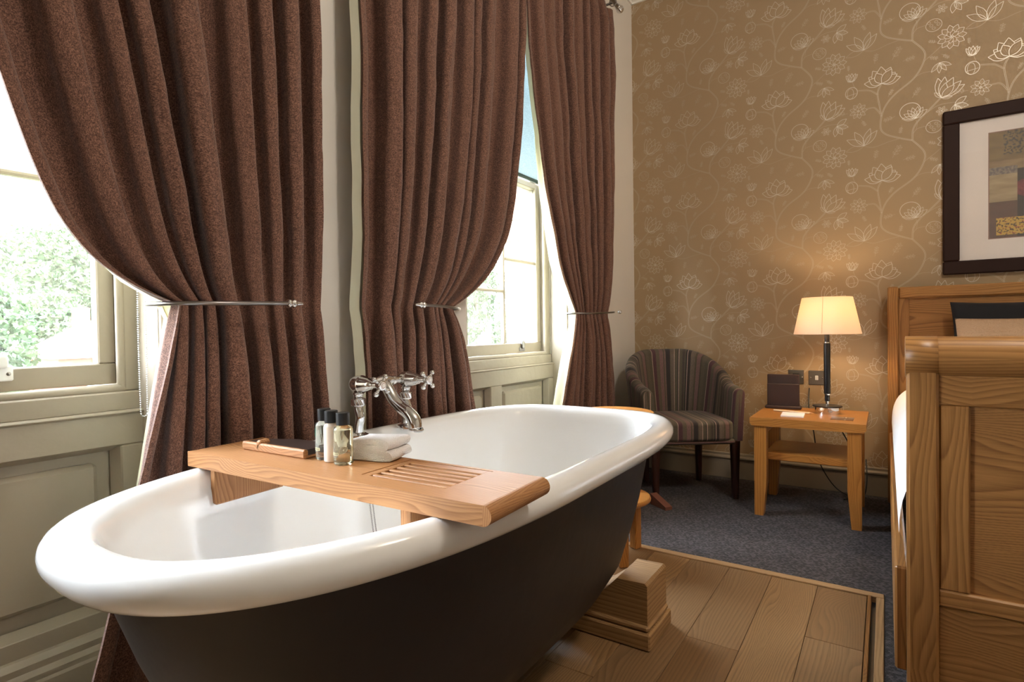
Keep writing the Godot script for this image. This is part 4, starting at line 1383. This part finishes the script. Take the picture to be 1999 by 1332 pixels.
# ------------------------------------------------------------------ bed and picture
func build_bed() -> void:
	var t := thing("sleigh_bed", "oak sleigh bed with rolled footboard and panelled headboard", "bed", Vector3(1.53, 0, -3.84))
	var W: Material = M.oak
	var wide := 1.66
	# headboard (local z 0 is its back)
	for x in [0.0, wide - 0.05]:
		part("head_post", slab(Vector3(x, 0, 0.0), Vector3(x + 0.05, 1.212, 0.07), 0.006, 1), W, t)
	part("head_rail", slab(Vector3(0.05, 1.145, 0.005), Vector3(wide - 0.05, 1.208, 0.062), 0.008, 0), W, t)
	part("head_rail", slab(Vector3(0.05, 0.45, 0.01), Vector3(wide - 0.05, 0.6, 0.055), 0.004, 0), W, t)
	for x in [0.05, wide * 0.5 - 0.03, wide - 0.1]:
		part("head_stile", slab(Vector3(x, 0.6, 0.01), Vector3(x + 0.05, 1.146, 0.055), 0.003, 1), M.oak_panel, t)
	for s in [[0.1, wide * 0.5 - 0.03], [wide * 0.5 + 0.02, wide - 0.1]]:
		part("head_panel", slab(Vector3(s[0], 0.6, 0.012), Vector3(s[1], 1.146, 0.042), 0.0, 0), M.oak_panel, t)
	# side rails
	for x in [0.0, wide - 0.03]:
		part("side_rail", slab(Vector3(x + 0.008, 0.14, 0.06), Vector3(x + 0.036, 0.40, 2.16), 0.005, 2), W, t)
	# footboard: posts run up into a roll
	var fz := 2.15
	var fx := 0.032
	var roll_y := 0.922
	for x in [fx, wide - fx - 0.062]:
		part("foot_post", slab(Vector3(x, 0, fz), Vector3(x + 0.062, 0.91, fz + 0.055), 0.006, 1), W, t)
		part("roll_end", tube([Vector3(x - 0.002, roll_y, fz + 0.02), Vector3(x + 0.06, roll_y, fz + 0.02)], 0.05, 40, 0.3, 0.08), W, t)
	part("roll", tube([Vector3(fx + 0.06, roll_y, fz + 0.02), Vector3(wide * 0.5, roll_y, fz + 0.02), Vector3(wide - fx - 0.06, roll_y, fz + 0.02)], 0.049, 40, 0.3, 1.6), W, t)
	part("foot_rail", slab(Vector3(fx + 0.06, 0.81, fz + 0.004), Vector3(wide - fx - 0.06, 0.91, fz + 0.045), 0.003, 0), W, t)
	part("foot_rail", slab(Vector3(fx + 0.06, 0.335, fz + 0.004), Vector3(wide - fx - 0.06, 0.375, fz + 0.045), 0.004, 0), W, t)
	part("foot_rail", slab(Vector3(fx + 0.06, 0.10, fz + 0.002), Vector3(wide - fx - 0.06, 0.332, fz + 0.038), 0.004, 0), W, t)
	for x in [fx + 0.062, wide * 0.5 - 0.03, wide - fx - 0.12]:
		part("foot_stile", slab(Vector3(x, 0.375, fz + 0.004), Vector3(x + 0.058, 0.81, fz + 0.045), 0.004, 1), W, t)
	for s in [[fx + 0.12, wide * 0.5 - 0.03], [wide * 0.5 + 0.028, wide - fx - 0.12]]:
		part("foot_panel", slab(Vector3(s[0], 0.375, fz + 0.008), Vector3(s[1], 0.81, fz + 0.034), 0.0, 0), M.oak_panel, t)
	# bedding
	var m := thing("mattress", "white sheeted mattress and duvet on the oak bed", "bedding", Vector3(1.53 + wide * 0.5, 0.45, -2.72))
	part("mattress", cushion(Vector3(0.77, 0.13, 1.0), 0.25, 0.12, 56, 24), M.sheet, m)
	part("duvet", surface(60, 40, func(u: float, v: float):
		var a := (u - 0.5) * 2.0
		var x := 0.812 * signf(a) * pow(absf(sin(absf(a) * PI * 0.5)), 0.8)
		var y := 0.235 - 0.22 * pow(absf(a), 5.0) + 0.01 * noise.get_noise_2d(u * 300.0, v * 300.0)
		return Vector3(x, y, lerpf(-0.98, 0.98, v)), false, Vector3(0, -3, 0)), M.sheet, m)
	# cushions
	var b := thing("cushion", "black velvet cushion leaning against the headboard", "cushion", Vector3(2.05, 0.915, -3.66), 0.0, "cushions on the bed")
	part("cover", pillow(0.25, 0.205, 0.07, 0.02), M.velvet, b, Vector3.ZERO, Vector3(-0.22, 0, 0))
	var c := thing("cushion", "taupe chenille cushion in front of the black cushion", "cushion", Vector3(2.03, 0.868, -3.50), 0.03, "cushions on the bed")
	part("cover", pillow(0.222, 0.165, 0.06, 0.012), M.taupe, c, Vector3.ZERO, Vector3(-0.25, 0, 0))

# square pillow standing up: half-width, half-height, half-thickness, dip of the edges
func pillow(hw: float, hh: float, th: float, dip: float) -> ArrayMesh:
	return surface(48, 48, func(u: float, v: float):
		var front: bool = v < 0.5
		var vv: float = v * 2.0 if front else 2.0 - v * 2.0
		var a := (u - 0.5) * 2.0
		var b := (vv - 0.5) * 2.0
		var x: float = hw * a * (1.0 - dip * 3.0 * (1.0 - b * b))
		var y: float = hh * b * (1.0 - dip * 3.0 * (1.0 - a * a))
		var z := th * pow(maxf(0.0, (1.0 - a * a) * (1.0 - b * b)), 0.42)
		return Vector3(x, y, z if front else -z), false)

func build_picture() -> void:
	var t := thing("framed_picture", "abstract collage print with wide white mount in a dark brown frame", "picture", Vector3(2.255, 1.712, WALL_Z))
	var hw := 0.472
	var hh := 0.443
	var fw := 0.072
	var d := 0.03
	for s in [[Vector3(-hw, hh - fw, 0), Vector3(hw, hh, d)], [Vector3(-hw, -hh, 0), Vector3(hw, -hh + fw, d)]]:
		part("frame_rail", slab(s[0], s[1], 0.006, 0), M.frame_dark, t)
	for s in [-1.0, 1.0]:
		part("frame_rail", slab(Vector3(minf(s * hw, s * (hw - fw)), -hh + fw, 0), Vector3(maxf(s * hw, s * (hw - fw)), hh - fw, d), 0.006, 1), M.frame_dark, t)
	part("mount", slab(Vector3(-hw + fw, -hh + fw, 0.004), Vector3(hw - fw, hh - fw, 0.010), 0.0), mat(c8(232, 222, 216), 0.9), t)
	var im := image_of(256, 256, func(x: int, y: int):
		var g := noise.get_noise_2d(x * 1.3, y * 5.0) * 0.5 + 0.5
		var s := noise.get_noise_2d(x * 14.0, y * 14.0)
		var u: float = x / 256.0
		var v: float = y / 256.0
		var c := c8(150, 124, 78).lerp(c8(108, 90, 62), g)
		if v > 0.27 and v < 0.36:
			c = c8(176, 150, 108).lerp(c8(120, 96, 70), g)
		if v < 0.22 and s > 0.12 and u > 0.1:
			c = c8(70, 64, 66)
		if v >= 0.36:
			c = c8(188, 168, 132).lerp(c8(140, 120, 90), g)
			if v > 0.66:
				c = c8(106, 74, 62).lerp(c8(84, 58, 50), g)
			if u > 0.2:
				c = c8(52, 44, 42).lerp(c8(40, 34, 34), g)
				var r := Vector2((u - 0.42) / 0.26, (v - 0.6) / 0.11)
				r.y -= 0.5 * sin(r.x * 2.0)
				if r.length() < 1.0:
					c = c8(168, 70, 66).lerp(c8(104, 30, 44), clampf(r.length() + s * 0.5, 0.0, 1.0))
		if v > 0.33 and v < 0.4 and u < 0.2:
			c = c8(96, 88, 92).lerp(c8(150, 138, 120), s + 0.5)
		if v > 0.81 and v < 0.975 and u > 0.05 and u < 0.34:
			c = c8(198, 160, 64) if s < 0.16 else (c8(70, 52, 34) if int(v * 60) % 3 else c8(150, 70, 44))
		return c)
	var pm := mat(Color.WHITE, 0.8)
	pm.albedo_texture = im
	pm.texture_repeat = false
	var q := QuadMesh.new()
	q.size = Vector2(0.552, 0.553)
	part("print", q, pm, t, Vector3(0.0, 0.015, 0.0112))
	part("bevel", slab(Vector3(-0.28, -0.266, 0.005), Vector3(0.28, 0.296, 0.0105), 0.0), mat(c8(150, 112, 100), 0.8), t)
	part("glass", slab(Vector3(-hw + fw, -hh + fw, 0.016), Vector3(hw - fw, hh - fw, 0.0175), 0.0), M.glass, t)

# ------------------------------------------------------------------ window fittings
func build_fittings() -> void:
	var s := thing("sash_stop", "white plastic sash stop on the nearest window's bottom rail", "window lock", Vector3(-0.352, 0.862, -0.475))
	part("plate", slab(Vector3(0, 0.028, -0.014), Vector3(0.007, 0.068, 0.05), 0.003), M.white_plastic, s)
	part("lever", cushion(Vector3(0.012, 0.018, 0.014), 0.6, 0.6, 24, 14), M.white_plastic, s, Vector3(0.012, 0.078, 0.012))
	part("screw", lathe([Vector2(0, 0), Vector2(0.005, 0), Vector2(0.004, 0.002), Vector2(0, 0.0022)], 12), M.steel, s, Vector3(0.007, 0.046, -0.004), Vector3(0, 0, -PI / 2))
	var l := thing("sash_lift", "small grey sash catch on the far window's bottom rail", "window lock", Vector3(-0.352, 0.885, -2.92))
	part("plate", slab(Vector3(0, -0.012, -0.03), Vector3(0.006, 0.01, 0.03), 0.003), M.steel, l)
	part("catch", cushion(Vector3(0.009, 0.026, 0.013), 0.6, 0.7, 20, 12), M.steel, l, Vector3(0.009, 0.028, 0.0))
	part("arm", tube([Vector3(0.009, 0.03, 0.0), Vector3(0.014, 0.045, -0.02)], 0.005, 8), M.steel, l)

# ------------------------------------------------------------------ outside
func tree(called: String, label: String, at: Vector3, size: Vector3, count: int, leaf: Color, seed_: int, pieces := 0.16) -> void:
	var t := thing(called, label, "tree", at, 0, "trees outside the windows")
	var r := RandomNumberGenerator.new()
	r.seed = seed_
	var st := tool()
	for k in 7:
		var d := Vector3(r.randf_range(-1, 1), r.randf_range(-1, 1), r.randf_range(-1, 1)) * 0.55
		var a := Vector3(r.randf_range(-1, 1), r.randf_range(-0.6, 0.6), r.randf_range(-1, 1)).normalized()
		var b := a.cross(Vector3(r.randf(), r.randf() + 0.2, r.randf())).normalized()
		var n := a.cross(b)
		for e in [[-0.5, 0.0, 0.0, 0.28, 0.5, 0.0], [0.5, 0.0, 0.0, -0.28, -0.5, 0.0]]:
			for q in 3:
				st.set_normal(n)
				st.add_vertex(d + a * e[q * 2] + b * e[q * 2 + 1])
	var mm := MultiMesh.new()
	mm.transform_format = MultiMesh.TRANSFORM_3D
	mm.mesh = st.commit()
	mm.use_colors = true
	mm.instance_count = count
	var blobs := []
	for k in 16:
		blobs.append([Vector3(r.randf_range(-0.7, 0.7), r.randf_range(-0.7, 0.75), r.randf_range(-0.7, 0.7)), r.randf_range(0.3, 0.5)])
	for k in count:
		var bl: Array = blobs[r.randi() % blobs.size()]
		var d: Vector3 = Vector3(r.randfn(), r.randfn(), r.randfn()).normalized() * pow(r.randf(), 0.3) * bl[1]
		var p: Vector3 = (bl[0] + d) * size
		mm.set_instance_transform(k, Transform3D(Basis.from_euler(Vector3(r.randf() * 6, r.randf() * 6, r.randf() * 6)).scaled(Vector3.ONE * pieces * r.randf_range(0.7, 1.4)), p + Vector3(0, size.y * 1.25, 0)))
		var v := r.randf_range(0.65, 1.3)
		mm.set_instance_color(k, Color(leaf.r * v * r.randf_range(0.85, 1.2), leaf.g * v, leaf.b * v))
	var m := mat(Color.WHITE, 0.7)
	m.vertex_color_use_as_albedo = true
	m.backlight_enabled = true
	m.backlight = Color(0.4, 0.5, 0.3)
	var crown := MultiMeshInstance3D.new()
	crown.name = "foliage"
	crown.multimesh = mm
	crown.material_override = m
	crown.set_meta("kind", "stuff")
	t.add_child(crown, true)
	part("trunk", tube(curve([Vector3(0, 0, 0), Vector3(0.1, size.y * 0.5, 0.05), Vector3(-0.05, size.y * 1.2, 0), Vector3(0, size.y * 1.8, 0.1)], 4), [0.2, 0.19, 0.18, 0.17, 0.16, 0.15, 0.14, 0.13, 0.12, 0.1, 0.08, 0.06, 0.04], 10), mat(c8(96, 80, 64), 0.9), t)

func build_outside() -> void:
	var g := setting("ground_outside", "pale ground outside the windows")
	part("lawn", slab(Vector3(-90, -5.4, -90), Vector3(-1.5, -5.0, 60), 0.0), mat(c8(84, 92, 64), 0.95), g)
	var leaf := Color(0.065, 0.105, 0.048)
	tree("broadleaf_tree", "pale green broadleaf tree filling the left of the nearest window", Vector3(-13.0, -5, -3.05), Vector3(2.0, 3.8, 1.25), 12000, leaf, 3, 0.11)
	tree("broadleaf_tree", "paler broadleaf tree behind, at the right of the nearest window", Vector3(-42.0, -5, -13.6), Vector3(5, 5.5, 4.0), 15000, leaf * 1.15, 8, 0.3)
	tree("broadleaf_tree", "leafy tree rising behind the distant house at the nearest window's right edge", Vector3(-46.0, -5, -18.4), Vector3(4, 5.3, 2.2), 11000, leaf, 21, 0.26)
	tree("broadleaf_tree", "green broadleaf tree seen low through the far window", Vector3(-9.2, -5, -14.2), Vector3(2.2, 4.1, 2.2), 13000, leaf * 0.95, 14, 0.12)
	tree("flowering_tree", "white flowering shrub in front of the green tree outside the far window", Vector3(-7.1, -5, -11.5), Vector3(0.8, 2.75, 0.9), 5000, Color(0.22, 0.23, 0.2), 33, 0.1)
	# a brick house beyond the trees
	var h := thing("house", "distant brick house with a tiled hipped roof beyond the trees", "house", Vector3(-33, -5, -13.0))
	var brick := mat(c8(122, 72, 58), 0.9)
	var tile := mat(c8(124, 100, 92), 0.9)
	part("wall", slab(Vector3(-2.5, 0, -3.0), Vector3(2.5, 5.1, 3.0), 0.0), brick, h)
	var st := tool()
	var e := 5.0
	var rf := [Vector3(-2.9, e, -3.4), Vector3(2.9, e, -3.4), Vector3(2.9, e, 3.4), Vector3(-2.9, e, 3.4), Vector3(0, e + 1.7, -1.2), Vector3(0, e + 1.7, 1.2)]
	for f in [[0, 1, 4], [2, 3, 5], [1, 2, 5, 4], [3, 0, 4, 5], [0, 1, 2, 3]]:
		var pts := []
		for k in f:
			pts.append(rf[k])
		poly(st, pts, (pts[0] + pts[1] + pts[2]) / 3.0 - Vector3(0, e + 0.5, 0))
	part("roof", st.commit(), tile, h)
	part("chimney", slab(Vector3(-0.3, e + 0.8, 0.9), Vector3(0.3, e + 2.5, 1.5), 0.02), brick, h)
	for z in [-1.6, 1.0]:
		part("window", slab(Vector3(2.5, 3.4, z), Vector3(2.56, 4.5, z + 0.9), 0.02), mat(c8(220, 220, 220), 0.4), h)
	# neighbouring wing of whitewashed brick, laid brick by brick where it shows
	var n := thing("brick_wing", "pale whitewashed brick wing of the building beside the far window", "building", Vector3(-4.2, -5, -9.6))
	var mortar := mat(c8(142, 130, 116), 0.95)
	part("masonry", slab(Vector3(-0.8, 0, -4.0), Vector3(1.4, 12.0, 0.0), 0.0), mortar, n)
	var tones := [mat(c8(128, 92, 76), 0.9), mat(c8(112, 74, 60), 0.9), mat(c8(136, 106, 90), 0.9)]
	var bm := box(Vector3(0.42, 0.19, 0.03), 0.006, 0)
	rng.seed = 77
	for row in 24:
		for k in 8:
			var x := -0.58 + k * 0.45 + (0.225 if row % 2 else 0.0)
			if x > 1.15:
				continue
			part("brick", bm, tones[rng.randi() % 3], n, Vector3(x, 4.9 + row * 0.215, 0.008))

# ------------------------------------------------------------------
func _ready() -> void:
	var cam := Camera3D.new()
	cam.name = "camera"
	cam.position = CAM
	cam.fov = rad_to_deg(2.0 * atan(666.0 / FOCAL))
	cam.near = 0.02
	cam.far = 300.0
	cam.current = true
	var yaw := deg_to_rad(33.6497)
	var pitch := deg_to_rad(1.0639)
	var roll := deg_to_rad(-0.8474)
	var R := Vector3(cos(yaw), 0, -sin(yaw))
	var F := Vector3(-sin(yaw), 0, -cos(yaw))
	var F2 := F * cos(pitch) - Vector3.UP * sin(pitch)
	var U2 := Vector3.UP * cos(pitch) + F * sin(pitch)
	cam.basis = Basis(R * cos(roll) + U2 * sin(roll), U2 * cos(roll) - R * sin(roll), -F2)
	add_child(cam)
	var sky_mat := ProceduralSkyMaterial.new()
	sky_mat.sky_top_color = Color(0.9, 0.95, 1.0)
	sky_mat.sky_horizon_color = Color(0.97, 0.985, 1.0)
	sky_mat.ground_horizon_color = Color(0.8, 0.8, 0.76)
	sky_mat.ground_bottom_color = Color(0.5, 0.5, 0.46)
	var sky := Sky.new()
	sky.sky_material = sky_mat
	var env := Environment.new()
	env.background_mode = Environment.BG_SKY
	env.sky = sky
	env.background_energy_multiplier = 4.0
	env.tonemap_mode = Environment.TONE_MAPPER_LINEAR
	env.tonemap_exposure = 10.8
	env.sdfgi_enabled = true
	env.ssao_enabled = true
	env.ssil_enabled = true
	var we := WorldEnvironment.new()
	we.name = "world"
	we.environment = env
	add_child(we)
	make_materials()
	build_room()
	build_window(1, -0.774, "sash window in a panelled recess nearest the bath")
	build_window(2, -3.206, "sash window in a panelled recess near the corner")
	build_bath()
	build_blocks()
	build_curtains()
	build_bed()
	build_chair()
	build_nightstand()
	build_tray()
	build_taps()
	build_picture()
	build_blinds()
	build_side_stool()
	build_lamp()
	build_ceiling_light()
	build_bedside_things()
	build_toiletries()
	build_fittings()
	build_outside()
